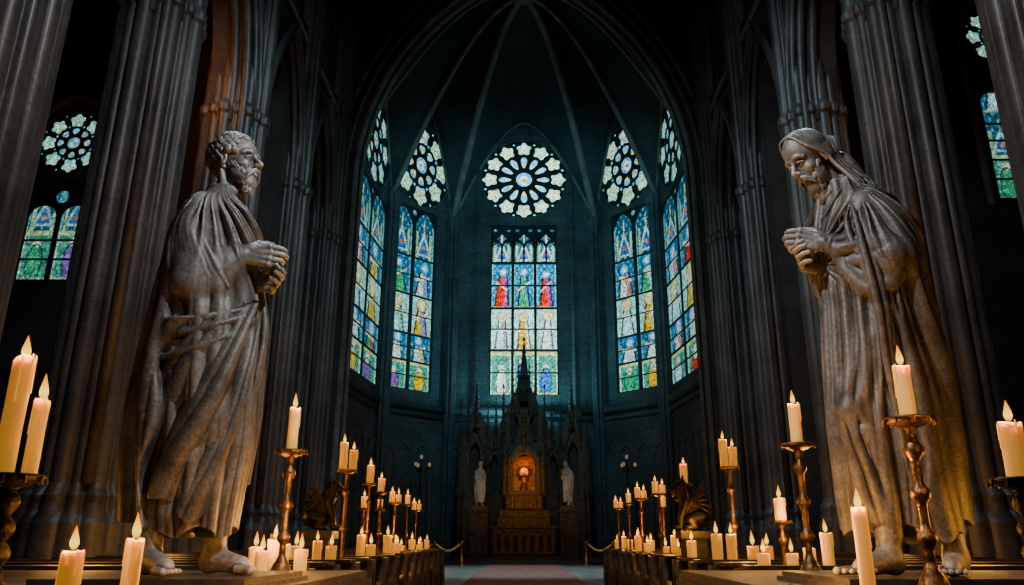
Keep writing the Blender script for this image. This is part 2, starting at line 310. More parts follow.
def window(loc,rotz,x0,x1,rows,ncol,rose,mat,seed,label,thin=False):
    WIN[0]+=1
    z0,z1=rows[0][0],rows[-1][1]
    w=obj('window_%d'%WIN[0],gridglass('glass',x0,x1,z0,z1,lights_color(x0,x1,rows,ncol,seed),M[mat]),None,loc,(0,0,rotz),kind='structure',label=label,category='window')
    cw=(x1-x0)/ncol; holes=[]; mg=.09 if not thin else .13
    for zi,(a,b,k) in enumerate(rows):
        for cidx in range(ncol):
            xa=x0+cidx*cw+mg; xb=x0+(cidx+1)*cw-mg; m=(xa+xb)/2
            if zi==len(rows)-1:
                if thin:
                    holes.append(arch(m,(xb-xa)/2,a+.05,b-1.35,1.22,9)); 
                    if cidx: holes.append(circ(x0+cidx*cw,b-.32,.17,10))
                else:
                    hw=(xb-xa)/2
                    for q in(-1,1): holes.append(arch(m+q*hw*.52,hw*.42,a+.06,a+1.0,.42,6))
                    holes.append([(m+(.27+.06*math.cos(4*p))*math.cos(p),b-.85+(.27+.06*math.cos(4*p))*math.sin(p)) for p in np.linspace(0,2*math.pi,24,endpoint=False)])
                    for q in(-1,1): holes.append(circ(m+q*hw*.66,b-.28,.13,10))
                    for q in(-1,1): holes.append(circ(m+q*hw*.72,b-1.15,.09,8))
            else:
                holes.append(rect(xa,xb,a+.06,(a+b)/2-.03)); holes.append(rect(xa,xb,(a+b)/2+.03,b-.06))
    th=.05 if thin else .16
    obj('tracery',plate('tracery',rect(x0-.05,x1+.05,z0-.05,z1+.05),holes,th,M['tracery'],-th-.05),w)
    if rose:
        rx,rz,R,n,sz=rose
        obj('rose_glass',gridglass('rose',rx-R,rx+R,rz-R*sz,rz+R*sz,rose_color(rx,rz,R,seed,n,sz),M[mat]),w)
        obj('rose_tracery',plate('rt',circ(rx,rz,R+.05,64,sz),rose_holes(rx,rz,R,n,sz),th,M['tracery'],-th-.05),w)
        t=MB()
        t.tube([(rx+(R+.04)*math.cos(a),-.12-th,rz+(R+.04)*sz*math.sin(a)) for a in np.linspace(0,2*math.pi,65)],.09,8)
        obj('rose_ring',t.mesh('ring',M['apse'],True),w)
    return w
CR=[(-8.6,35.0),(-7.95,42.0),(-4.6,45.7),(4.6,45.7),(7.95,42.0),(8.6,35.0)]
rowsC=[(9.4,12.2,'low'),(12.2,14.9,'big'),(14.9,17.9,'saint'),(17.9,20.4,'canopy')]
rowsA=[(9.3,11.0,'low'),(11.0,12.6,'saint'),(12.6,15.0,'big'),(15.0,17.4,'saint'),(17.4,20.6,'canopy')]
rowsB=[(9.1,10.8,'low'),(10.8,12.4,'saint'),(12.4,14.8,'big'),(14.8,16.9,'saint'),(16.9,19.8,'canopy')]
spec=[('B',.12,.93,rowsB,2,22.65,2.6,1.06),('A',.04,.74,rowsA,2,23.65,2.3,1.24),('C',None,None,rowsC,3,23.75,2.8,1),('A',.26,.96,rowsA,2,23.65,2.3,1.24),('B',.07,.88,rowsB,2,22.65,2.6,1.06)]
names=['apse_left','chancel_left','back','chancel_right','apse_right']
for i,(t,s0,s1,rows,nc,rz,R,sz) in enumerate(spec):
    a=Vector(CR[i]); b=Vector(CR[i+1]); L=(b-a).length; mid=(a+b)/2; ang=math.atan2(b.y-a.y,b.x-a.x)
    if t=='C': x0,x1=-2.12,2.12
    else: x0,x1=(s0-.5)*L,(s1-.5)*L
    cx=(x0+x1)/2; z0,z1=rows[0][0],rows[-1][1]
    if t=='A': cx+=.36*(1 if i==1 else -1)
    holes=[rect(x0,x1,z0,z1),circ(cx,rz,R,64,sz)]
    w=struct('wall_'+names[i],plate('apse_wall',rect(-L/2-.15,L/2+.15,-.2,33),holes,.8,M['apse'],0),'dark teal-grey stone apse wall pierced by stained glass'); w.location=(mid.x,mid.y,0); w.rotation_euler=(0,0,ang)
    dd=.45 if t=='C' else .16
    window((mid.x+dd*-math.sin(ang),mid.y+dd*math.cos(ang),0),ang,x0,x1,rows,nc,(cx,rz,R,12 if t=='C' else 8,sz),'glass'+t,21+i,'tall stained glass window with saints and a rose above',t!='C')
    tb=MB(); 
    tb.tube([(-L/2,-.05,8.4),(L/2,-.05,8.4)],.22,8); tb.tube([(-L/2,-.02,7.9),(L/2,-.02,7.9)],.12,8)
    hw=(x1-x0)/2+.3
    if t!='C': tb.tube([(x,-.02,z) for x,z in arch(cx,max(hw,R+.1),8.5,rz-.2,R*sz+.9,14)],.12,8)
    else: tb.tube([(x,-.02,z) for x,z in arch(cx,R+.25,8.5,rz,R+.3,16)],.12,8)
    nb=int(L/1.1)
    for j in range(nb):
        xm=-L/2+(j+.5)*L/nb; tb.tube([(x,-.03,z) for x,z in arch(xm,L/nb/2-.08,.3,5.4,.9,8)],.07,6)
    o=struct('trim_%d'%(3+i),tb.mesh('apse_mouldings',M['apse'],True),'carved stone string course and blind arcade'); o.location=w.location; o.rotation_euler=w.rotation_euler
for side,cx,lz,rz,R,hw in ((-1,-17.15,(10.0,13.8),15.55,1.3,1.2),(1,18.95,(13.2,18.6),20.3,1.35,1.35)):
    nm='left' if side<0 else 'right'
    out=rect(-21.5,-9.2,0,24) if side<0 else rect(9.2,21.5,0,24)
    struct('wall_aisle_end_'+nm,plate('aisle_end',out,[arch(cx,hw,lz[0],lz[1]-1.0,1.1,8),circ(cx,rz,R,40)],.5,M['nave'],26),'dark stone end wall of the side aisle')
    WIN[0]+=1
    zs_=np.linspace(lz[0],lz[1]+.2,3 if side<0 else 4)
    rws=[(zs_[q],zs_[q+1],['low','canopy','saint'][q]) for q in range(len(zs_)-1)]
    w=obj('window_%d'%WIN[0],gridglass('glass',cx-hw,cx+hw,lz[0],lz[1]+.2,lights_color(cx-hw,cx+hw,rws,2,9),M['glassB'],y=0),None,(0,26.2,0),kind='structure',label='pointed stained glass window with a round light above',category='window')
    obj('rose_glass',gridglass('rose',cx-R,cx+R,rz-R,rz+R,rose_color(cx,rz,R,3,8),M['glassB']),w)
    obj('rose_tracery',plate('rt',circ(cx,rz,R+.05,40),rose_holes(cx,rz,R,8),.06,M['tracery'],-.1),w)
    hh=[circ(cx,lz[1]-.5,.26,14)]
    for q in(-1,1):
        hh.append(arch(cx+q*hw*.5,hw*.43,lz[1]-2.2,lz[1]-1.35,.5,6)); zz=lz[0]+.05
        while zz<lz[1]-2.4:
            hh.append(rect(cx+q*hw*.5-hw*.43,cx+q*hw*.5+hw*.43,zz,min(zz+.75,lz[1]-2.26))); zz+=.81
    obj('tracery',plate('tr',arch(cx,hw+.05,lz[0]-.05,lz[1]-1.0,1.15,8),hh,.08,M['tracery'],-.12),w)
    struct('trim_%d'%(11 if side<0 else 12),MB().tube([(x,25.95,z) for x,z in arch(cx,max(R,hw)+.35,lz[0]-.3,rz-.3,R+.9,12)],.14,8).mesh('aisle_window_moulding',M['rib'],True),'stone hood moulding round an aisle window')
AO=arch(0,8.35,-.1,18.0,13.0,24)
struct('wall_chancel_arch',plate('chancel',rect(-10.6,10.6,-.2,34),[AO],.9,M['nave'],34.2),'tall pointed chancel arch wall')
tb=MB()
for off,yy,r in ((0,34.2,.14),(.45,34.08,.11),(-.22,34.6,.10),(0,35.1,.13),(.9,34.0,.10)):
    tb.tube([(x,yy,z) for x,z in arch(0,8.3+off,0,18.0,12.95+off*1.3,24)],r,8)
struct('trim_8',tb.mesh('chancel_mouldings',M['rib'],True),'pale stone mouldings of the chancel arch')
AP=np.array((0,38.9,32.6)); SP=20.6
def ribpt(i,t):
    c=CR[i]; return np.array((c[0]*(1-t)+AP[0]*t,c[1]*(1-t)+AP[1]*t,SP+(AP[2]-SP)*math.sin(t*math.pi/2)))
vm=MB(); rb=MB(); nt_,ns_=20,16
for i in range(6):
    j=(i+1)%6; H=10.6 if i==5 else (6.2 if i in(0,4) else 7.2)
    v=[];f=[]
    for a in range(nt_+1):
        t=a/nt_; p=ribpt(i,t); q=ribpt(j,t)
        for b in range(ns_+1):
            s=b/ns_; x=p*(1-s)+q*s; x=x+np.array((0,0,H*(1-t)**1.3*(1-abs(2*s-1)**1.6))); v.append(x+np.array((0,0,.12)))
    for a in range(nt_):
        for b in range(ns_): k=a*(ns_+1)+b; f.append((k,k+1,k+ns_+2,k+ns_+1))
    vm.add(v,f)
    rb.tube([ribpt(i,a/24) for a in range(25)],.22 if i in(2,3) else .16,8)
    if i<5: rb.tube([np.array((*(np.array(CR[i])*(1-s)+np.array(CR[j])*s),SP+H*(1-abs(2*s-1)**1.6))) for s in np.linspace(0,1,25)],.10,8)
rb.lathe([(.1,-.5),(.5,-.3),(.55,0),(.3,.2)],16,tuple(AP))
struct('trim_9',vm.mesh('vault_web',M['web'],True),'dark teal stone vault webs over the apse')
struct('trim_10',rb.mesh('vault_ribs',M['rib'],True),'pale stone vault ribs meeting at a central boss')
def pier_mesh(core,shafts,prof,mat,name='pier',n=224):
    th=np.linspace(0,2*np.pi,n,endpoint=False); r=np.full(n,core)
    for (a,d,s) in shafts:
        dx=th-a; b=d*np.cos(dx); disc=s*s-(d*np.sin(dx))**2; ok=(disc>0)&(b>0)
        r=np.where(ok,np.maximum(r,b+np.sqrt(np.maximum(disc,0))),r)
    v=[];f=[]
    for z,sc in prof:
        rr=r*sc if sc<1.2 else (r*.4+r.max()*.6)*sc*.95
        v+=[(rr[i]*math.cos(th[i]),rr[i]*math.sin(th[i]),z) for i in range(n)]
    for j in range(len(prof)-1):
        for i in range(n): f.append((j*n+i,j*n+(i+1)%n,(j+1)*n+(i+1)%n,(j+1)*n+i))
    return mkmesh(name,v,f,mat,False)
sh=[(k*math.pi/4,.88,.19) for k in range(8)]+[(k*math.pi/4+math.pi/8,.88,.12) for k in range(8)]+[(k*math.pi/4+s*.2,.86,.055) for k in range(8) for s in(-1.30,1.30)]
pm=pier_mesh(.68,sh,[(0,1.35),(.7,1.35),(.78,1.28),(1.5,1.27),(1.6,1.21),(1.75,1.14),(1.9,1.1),(2.05,1.14),(2.2,1.04),(2.3,1.0),(14.2,1.0),(14.3,1.08),(14.5,1.1),(14.7,1.0),(34,1.0)],M['pier'])
for side in (-1,1):
    for y in PY[1:]:
        obj('stone_pier',pm,None,(side*XW,y,0),label='tall clustered dark stone pier with slender attached shafts',category='column',group='nave piers',kind='structure')
ps=pier_mesh(.2,[(k*math.pi/3,.24,.12) for k in range(6)],[(0,1.5),(1.2,1.5),(1.3,1.25),(1.6,1.1),(1.7,1.0),(19.6,1.0),(19.9,1.1),(20.3,1.4),(20.7,1.5)],M['apse'],n=72)
for (x,y) in CR[1:5]:
    obj('wall_shaft',ps,None,(x*.965,y-.25,0),label='slender clustered stone wall shaft between apse windows',category='column',group='apse wall shafts',kind='structure')
# ------------------------------------------------------------------ SDF sculpting
def nrm(v): v=np.array(v,float); return v/np.linalg.norm(v)
def nz(x,y,z,s=1,p=0):
    return (np.sin(2.1*s*x+1.7*s*y+p)*np.cos(1.3*s*z-1.1*s*x+2*p)+.6*np.sin(3.7*s*z+2.3*s*y-1.9*s*x+3*p)+.4*np.cos(5.3*s*y-4.1*s*z+p))*.5
class Field:
    def __init__(s,lo,hi,h):
        s.lo=np.array(lo,float); s.h=h; s.n=[int(math.ceil((hi[i]-lo[i])/h))+1 for i in range(3)]
        s.ax=[(lo[i]+h*np.arange(s.n[i])).astype(f4) for i in range(3)]; s.F=np.full(s.n,1.0,f4)
    def put(s,fn,lo,hi,k=0.,sub=False):
        pad=k+3*s.h; sl=[]
        for i in range(3):
            a=max(0,int((lo[i]-pad-s.lo[i])/s.h)); b=min(s.n[i],int((hi[i]+pad-s.lo[i])/s.h)+2)
            if b<=a: return
            sl.append(slice(a,b))
        X=s.ax[0][sl[0]][:,None,None]; Y=s.ax[1][sl[1]][None,:,None]; Z=s.ax[2][sl[2]][None,None,:]
        d=fn(X,Y,Z).astype(f4); A=s.F[tuple(sl)]
        if sub: A=-A
        if k>0:
            hh=np.maximum(k-np.abs(A-d),0)/k; R=np.minimum(A,d)-hh*hh*k*.25
        else: R=np.minimum(A,d)
        s.F[tuple(sl)]=-R if sub else R
    def cap(s,a,b,ra,rb=None,k=.01,sub=False,wav=None):
        rb=ra if rb is None else rb; a=np.array(a,float); b=np.array(b,float); ab=b-a; L2=max(float(ab@ab),1e-9); m=max(ra,rb)+(.03 if wav else 0)
        if wav:
            dn=ab/math.sqrt(L2); e1=np.cross(dn,(0,0,1.) if abs(dn[2])<.9 else (1.,0,0)); e1/=np.linalg.norm(e1); e2=np.cross(dn,e1)
        def fn(X,Y,Z):
            x=X-a[0];y=Y-a[1];z=Z-a[2]; t=np.clip((x*ab[0]+y*ab[1]+z*ab[2])/L2,0,1)
            r=ra+(rb-ra)*t
            if wav:
                A,nt_,na,ph=wav; ang=np.arctan2(x*e2[0]+y*e2[1]+z*e2[2],x*e1[0]+y*e1[1]+z*e1[2])
                q=ridge(nt_*t+na*ang+.7*nz(X,Y,Z,9,ph)+ph); r=r+A*(q-.5)*np.clip(t*4,0,1)*np.clip((1-t)*6,.3,1)
            return np.sqrt((x-t*ab[0])**2+(y-t*ab[1])**2+(z-t*ab[2])**2)-r
        s.put(fn,np.minimum(a,b)-m,np.maximum(a,b)+m,k,sub)
    def ell(s,c,r,R=None,k=.01,sub=False):
        c=np.array(c,float); r=np.array(r if hasattr(r,'__len__') else (r,)*3,float); m=r.max(); R=np.eye(3) if R is None else R
        def fn(X,Y,Z):
            x=X-c[0];y=Y-c[1];z=Z-c[2]
            q=[x*R[0,i]+y*R[1,i]+z*R[2,i] for i in range(3)]
            k0=np.sqrt(sum((q[i]/r[i])**2 for i in range(3))); k1=np.sqrt(sum((q[i]/r[i]**2)**2 for i in range(3)))
            return k0*(k0-1)/np.maximum(k1,1e-5)
        s.put(fn,c-m,c+m,k,sub)
    def chain(s,pts,rad,k=.01,sub=False):
        P=[np.array(p,float) for p in pts]; R=list(rad) if hasattr(rad,'__len__') else [rad]*len(P); m=max(R)
        def fn(X,Y,Z):
            D=None
            for i in range(len(P)-1):
                a=P[i]; ab=P[i+1]-a; L2=max(float(ab@ab),1e-9)
                x=X-a[0];y=Y-a[1];z=Z-a[2]; t=np.clip((x*ab[0]+y*ab[1]+z*ab[2])/L2,0,1)
                d=np.sqrt((x-t*ab[0])**2+(y-t*ab[1])**2+(z-t*ab[2])**2)-(R[i]+(R[i+1]-R[i])*t)
                D=d if D is None else np.minimum(D,d)
            return D
        A=np.array(P); s.put(fn,A.min(0)-m,A.max(0)+m,k,sub)
    def curve(s,pts,rad,k=.01,n=5,sub=False):
        P=np.array(pts,float); R=np.array(rad if hasattr(rad,'__len__') else [rad]*len(P),float)
        E=np.vstack([2*P[0]-P[1],P,2*P[-1]-P[-2]]); out=[];ro=[]
        for i in range(1,len(E)-2):
            for u in np.linspace(0,1,n,endpoint=False):
                p0,p1,p2,p3=E[i-1:i+3]; out.append(.5*(2*p1+(p2-p0)*u+(2*p0-5*p1+4*p2-p3)*u*u+(3*p1-p0-3*p2+p3)*u**3)); ro.append(R[i-1]*(1-u)+R[i]*u)
        out.append(P[-1]); ro.append(R[-1]); s.chain(out,ro,k,sub)
    def loft(s,tab,fold,k=.02,zlo=None,ztop=None,cut=None,off=0):
        tab=np.array(tab,float); zs=np.linspace(tab[0,0],tab[-1,0],120); T_=[np.interp(zs,tab[:,0],tab[:,i]) for i in range(1,5)]
        ker=np.ones(9)/9; T_=[np.convolve(np.pad(t,4,'edge'),ker,'valid') for t in T_]
        def fn(X,Y,Z):
            z=Z.ravel(); cx,cy,rx,ry=[np.interp(z,zs,t).reshape(Z.shape) for t in T_]; rx=rx+off; ry=ry+off
            u=(X-cx)/rx; v=(Y-cy)/ry; rr=np.sqrt(u*u+v*v); th=np.arctan2(v,u)
            d=(rr-1)*np.minimum(rx,ry)
            if fold: d=d-fold(th,Z)*np.clip(rr*1.6-.4,0,1)
            lo=(zlo(th) if zlo else tab[0,0])-Z; d=np.maximum(d,lo)
            hi=Z-(ztop(th) if ztop else tab[-1,0]); d=np.maximum(d,hi)
            if cut:
                c=cut(X,Y,Z,th); kk=.02; hh=np.maximum(kk-np.abs(d-c),0)/kk; d=np.maximum(d,c)+hh*hh*kk*.25
            return d
        m=.06; lo=((tab[:,1]-tab[:,3]).min()-m-off,(tab[:,2]-tab[:,4]).min()-m-off,tab[0,0]-m); hi=((tab[:,1]+tab[:,3]).max()+m+off,(tab[:,2]+tab[:,4]).max()+m+off,tab[-1,0]+m)
        s.put(fn,lo,hi,k)
    def mesh(s,name,mat,bend=0):
        F=s.F; F[F==0]=1e-6; ins=F<0; nx,ny,nzz=s.n
        cnt=np.zeros((nx-1,ny-1,nzz-1),np.int8)
        for a in(0,1):
            for b in(0,1):
                for c in(0,1): cnt+=ins[a:nx-1+a,b:ny-1+b,c:nzz-1+c]
        act=(cnt>0)&(cnt<8); I,J,K=np.nonzero(act); n=len(I)
        vid=np.full(act.shape,-1,np.int32); vid[I,J,K]=np.arange(n)
        P=np.zeros((n,3)); W=np.zeros(n)
        cs=[(a,b,c) for a in(0,1) for b in(0,1) for c in(0,1)]
        val={c:F[I+c[0],J+c[1],K+c[2]].astype(float) for c in cs}
        for c in cs:
            for ax in range(3):
                if c[ax]==0:
                    d=list(c); d[ax]=1; d=tuple(d); f0=val[c]; f1=val[d]; x=(f0<0)!=(f1<0)
                    t=np.where(x,f0/np.where(x,f0-f1,1),0); p=np.tile(np.array(c,float),(n,1)); p[:,ax]=t
                    P+=p*x[:,None]; W+=x
        P=P/W[:,None]; V=(s.lo+(np.stack([I,J,K],1)+P)*s.h)
        if bend: V[:,0]+=bend*np.clip(V[:,2]-.85,0,None)**1.5
        V=V.astype(f4)
        Q=[]
        for ax in range(3):
            o1,o2=[(1,2),(2,0),(0,1)][ax]
            A=[slice(None)]*3; B=[slice(None)]*3; A[ax]=slice(0,-1); B[ax]=slice(1,None)
            x=ins[tuple(A)]!=ins[tuple(B)]; e=np.stack(np.nonzero(x),1)
            ok=(e[:,o1]>0)&(e[:,o2]>0)&(e[:,o1]<s.n[o1]-1)&(e[:,o2]<s.n[o2]-1); e=e[ok]
            fl=ins[e[:,0],e[:,1],e[:,2]]
            def cell(a,b):
                g=e.copy(); g[:,o1]-=a; g[:,o2]-=b; return vid[g[:,0],g[:,1],g[:,2]]
            q=np.stack([cell(1,1),cell(0,1),cell(0,0),cell(1,0)],1); q[~fl]=q[~fl][:,::-1]; Q.append(q)
        Q=np.concatenate(Q); Q=Q[(Q>=0).all(1)]
        me=bpy.data.meshes.new(name); me.vertices.add(n); me.vertices.foreach_set('co',V.ravel())
        me.loops.add(len(Q)*4); me.loops.foreach_set('vertex_index',Q.astype(np.int32).ravel())
        me.polygons.add(len(Q)); me.polygons.foreach_set('loop_start',np.arange(0,len(Q)*4,4,dtype=np.int32))
        me.polygons.foreach_set('use_smooth',np.ones(len(Q),bool)); me.materials.append(mat); me.update(calc_edges=True); me.validate(); return me
def RY(a): c,s=math.cos(a),math.sin(a); return np.array([[c,0,s],[0,1,0],[-s,0,c]])
def RZ(a): c,s=math.cos(a),math.sin(a); return np.array([[c,-s,0],[s,c,0],[0,0,1]])
class T:
    def __init__(s,R,t): s.R=R; s.t=np.array(t,float)
    def __call__(s,p): return s.R@np.array(p,float)+s.t
def head(F,t,smile=0,brow=0):
    E=lambda c,r,k=.012,sub=False: F.ell(t(c),r,t.R,k,sub)
    C=lambda pts,r,k=.004,sub=False: F.curve([t(p) for p in pts],r,k,4,sub)
    E((-.008,0,.125),(.100,.078,.098)); E((.035,0,.130),(.060,.064,.060),.02); E((.035,0,.060),(.058,.053,.070),.02)
    E((.040,0,.008),(.052,.044,.035),.02); E((.082,0,-.012),(.020,.022,.020),.02); E((.070,0,.025),(.030,.036,.030),.02)
    for y in(-1,1):
        E((.064,y*.040,.058),(.026,.022,.020),.025)
        E((.108,y*.031,.092),(.019,.019,.011),.016,True)
        E((.0775,y*.030,.089),(.0148,.0158,.0118),.003)
        C([(.084,y*.011,.090),(.0945,y*.022,.0955),(.0955,y*.034,.0960),(.085,y*.050,.089)],[.002,.0040,.0040,.002],.004)
        C([(.085,y*.013,.084),(.0915,y*.026,.0810),(.084,y*.047,.0845)],[.002,.003,.002],.003)
        C([(.092,y*.012,.115),(.097,y*.026,.119),(.090,y*.044,.116),(.076,y*.056,.106)],[.004,.0055,.005,.003],.016)
        E((.111,y*.0120,.055),(.0105,.0080,.0080),.006)
        E((-.002,y*.080,.080),(.018,.008,.031),.006); E((.004,y*.087,.083),(.009,.005,.018),.005,True); E((-.004,y*.078,.055),(.009,.007,.010),.006)
        C([(.103,y*.020,.058),(.097,y*.030,.048),(.090,y*.037,.038)],[.001,.0018,.001],.008,True)
    C([(.092,0,.112),(.104,0,.092),(.118,0,.074),(.126,0,.062)],[.0085,.0080,.0092,.0120],.012)
    C([(.098,-.025,.028+smile),(.108,-.009,.0285),(.109,0,.0272),(.108,.009,.0285),(.098,.025,.028+smile)],[.002,.0048,.0045,.0048,.002],.003)
    C([(.097,-.022,.0205+smile),(.106,0,.0150),(.097,.022,.0205+smile)],[.002,.0062,.002],.004)
def beardf(F,t,r,ln=1.0):
    for i in range(29):
        a=(i-14)/14*1.80; ca,sa=math.cos(a),math.sin(a); up=.020*min(1,max(0,(abs(a)-.45)/.6))
        F.ell(t((.034+.044*ca,.046*sa,.004-.010*max(ca,0)+up)),(.0135,.0135,.022+.012*ln*max(ca,0)),t.R,.012)
    F.ell(t((.078,0,-.020*ln)),(.024,.030,.026*ln),t.R,.015)
    for lay in range(5):
        n=31-4*lay
        for i in range(n):
            a=(i-(n-1)/2)/((n-1)/2)*(1.90-.25*lay); ca,sa=math.cos(a),math.sin(a)
            z0=(.028 if abs(a)<.75 else .028+.046*min(1,(abs(a)-.75)/.8))-.0165*lay*ln
            if abs(a)<.42 and lay<1: continue
            rx,ry=(.057-.002*lay,.058-.006*lay); x0=.034+rx*ca; y0=ry*sa; j=r.uniform(-.004,.004,4); s=1 if r.random()<.5 else -1
            F.curve([t((x0-.004*ca,y0-.004*sa,z0+.004)),t((x0+.003*ca-sa*s*.004,y0+.003*sa+ca*s*.004,z0-.009)),t((x0+.004*ca+sa*s*.004+j[0],y0+.003*sa-ca*s*.004,z0-.019*ln)),t((x0+.002*ca-sa*s*.003,y0+j[1]+ca*s*.003,z0-.029*ln)),t((x0-.003*ca,y0*.95,z0-.036*ln))],[.002,.0050,.0052,.0042,.0015],.002,3)
    for y in(-1,1):
        for lay in range(4): F.curve([t((.114,y*.003,.043-.003*lay)),t((.1125,y*.013,.040-.004*lay)),t((.103,y*.027,.031-.006*lay)),t((.0925,y*.037,.016-.006*lay)),t((.086,y*.041,.003-.005*lay))],[.0025,.0038,.0040,.0034,.0015],.002,4)
def curly(A,t,r):
    A.ell(t((-.026,0,.133)),(.094,.083,.089),t.R,.01)
    n=240
    for i in range(n):
        z=1-2*(i+.5)/n; ph=i*2.39996; d=np.array((math.sqrt(1-z*z)*math.cos(ph),math.sqrt(1-z*z)*math.sin(ph),z))
        p=np.array((-.014,0,.128))+d*np.array((.101,.083,.098))
        hl=.176+.012*math.sin(p[1]*90)
        if p[2]<.030 or (p[0]>.050 and p[2]<hl) or (p[0]>-.008 and p[2]<.108 and abs(d[1])>.3) or (p[0]>.070): continue
        s_=r.uniform(.85,1.3); A.ell(t(p-d*.002),(.0145*s_,)*3,None,.005)
        w=np.array((-.7,0,-.5))+r.normal(size=3)*.3; u=nrm(np.cross(d,np.cross(w,d)+1e-6)); v=np.cross(d,u); sg=r.choice([-1,1])
        for q in(-.008,0,.008): A.curve([t(p+v*(q+sg*.007*math.sin(3.5*k))+u*(.020*k-.010)*1.3+d*(.0095*s_-.007*k*k)) for k in (0,.25,.5,.75,1)],[.002,.0045,.005,.0045,.002],.001,3)
def hand(F,W,D,S,curls,sc=1.0,r=1.0):
    W=np.array(W,float); D=nrm(D); S=np.array(S,float); S=nrm(S-D*(S@D)); N=np.cross(D,S)
    if curls[0]<0: N=-N
    sg=[abs(c) for c in curls]
    lens=[(.044,.027,.021),(.049,.030,.023),(.045,.028,.022),(.035,.022,.019)]
    for i in range(4):
        off=(1.5-i)*.0225*sc; K=W+D*(.088-.004*abs(i-1))*sc+S*off
        F.cap(W+S*off*.55,K,.0160*sc*r,.0115*sc*r,.010); F.ell(K,(.0130*sc*r,)*3,None,.004)
        p=K; a=0
        for j in range(3):
            a+=sg[j]*(1+.08*i); d=D*math.cos(a)+N*math.sin(a); q=p+d*lens[i][j]*sc
            F.cap(p,q,(.0108-.0012*j)*sc*r,(.0098-.0012*j)*sc*r,.0015); p=q
    b=W+D*.018*sc+S*.02*sc; c=b+(D*.6+S*.6+N*.5)*.045*sc; e=c+(D*.9+S*.15+N*.35)*.032*sc; g=e+(D*.9+N*.4)*.024*sc
    F.cap(b,c,.017*sc,.0135*sc,.01); F.cap(c,e,.0125*sc,.011*sc,.003); F.cap(e,g,.011*sc,.009*sc,.003)
def foot(F,h,yaw,sc=1.0):
    D=np.array((math.cos(yaw),math.sin(yaw),0)); S=np.array((-D[1],D[0],0)); h=np.array((h[0],h[1],0.))
    up=np.array((0,0,1.))
    F.ell(h+up*.035,(.036,.032,.033),None,.01); F.cap(h+up*.042,h+D*.15*sc+up*.026,.033,.022,.02)
    F.cap(h+D*.02+up*.06,h+D*.13*sc+up*.034,.036,.026,.03)
    for i in range(5):
        o=(i-2)*.018; r=.0145 if i==0 else .0110-.0006*i
        a=h+D*(.145-.006*i)*sc+S*o+up*.019; b=h+D*(.205-.012*i)*sc+S*(o*1.15)+up*.0165
        F.cap(a,b,r+.001,r*.9,.003); F.ell(b,(r*1.05,)*3,None,.002)
    F.cap(h+D*.02+up*.06,h-D*.0+up*.22,.036,.045,.03)
def ridge(ph): return np.abs(np.cos(ph*.5))**.8
def fan(th,z,th0,z0,r,N,A,w=.8,s=0,near=.22):
    dt=(th-th0+math.pi)%(2*math.pi)-math.pi; u=dt*r; v=z0-z; phi=np.arctan2(u,v); d=np.sqrt(u*u+v*v)
    n=nz(th*1.0,z*3,z*1.5+s,1,s)*w+2.2*np.sin(3.1*phi+s)+1.1*np.sin(7*phi+2*s)
    big=ridge(N*phi+n); sm=ridge(N*2.1*phi+2*n+1.3*s)
    mod=.75+.35*np.sin(2.3*N/6*phi+s*3)
    return A*np.clip(d/near,0,1)*(.84*big*mod+.16*sm)
def vert(th,z,N,A,tilt=0,s=0,w=.6):
    n=w*np.sin(3.6*z+2*th+s)+.5*w*np.sin(6*z-3*th+2*s)
    return A*(.82*ridge(N*th*1.0+n+tilt*z+s+0*th)+.18*ridge(2*N*th+1.5*n-tilt*.6*z+s*2))
def sstep(z,a,b): t=np.clip((z-a)/(b-a),0,1); return t*t*(3-2*t)
H=.0043
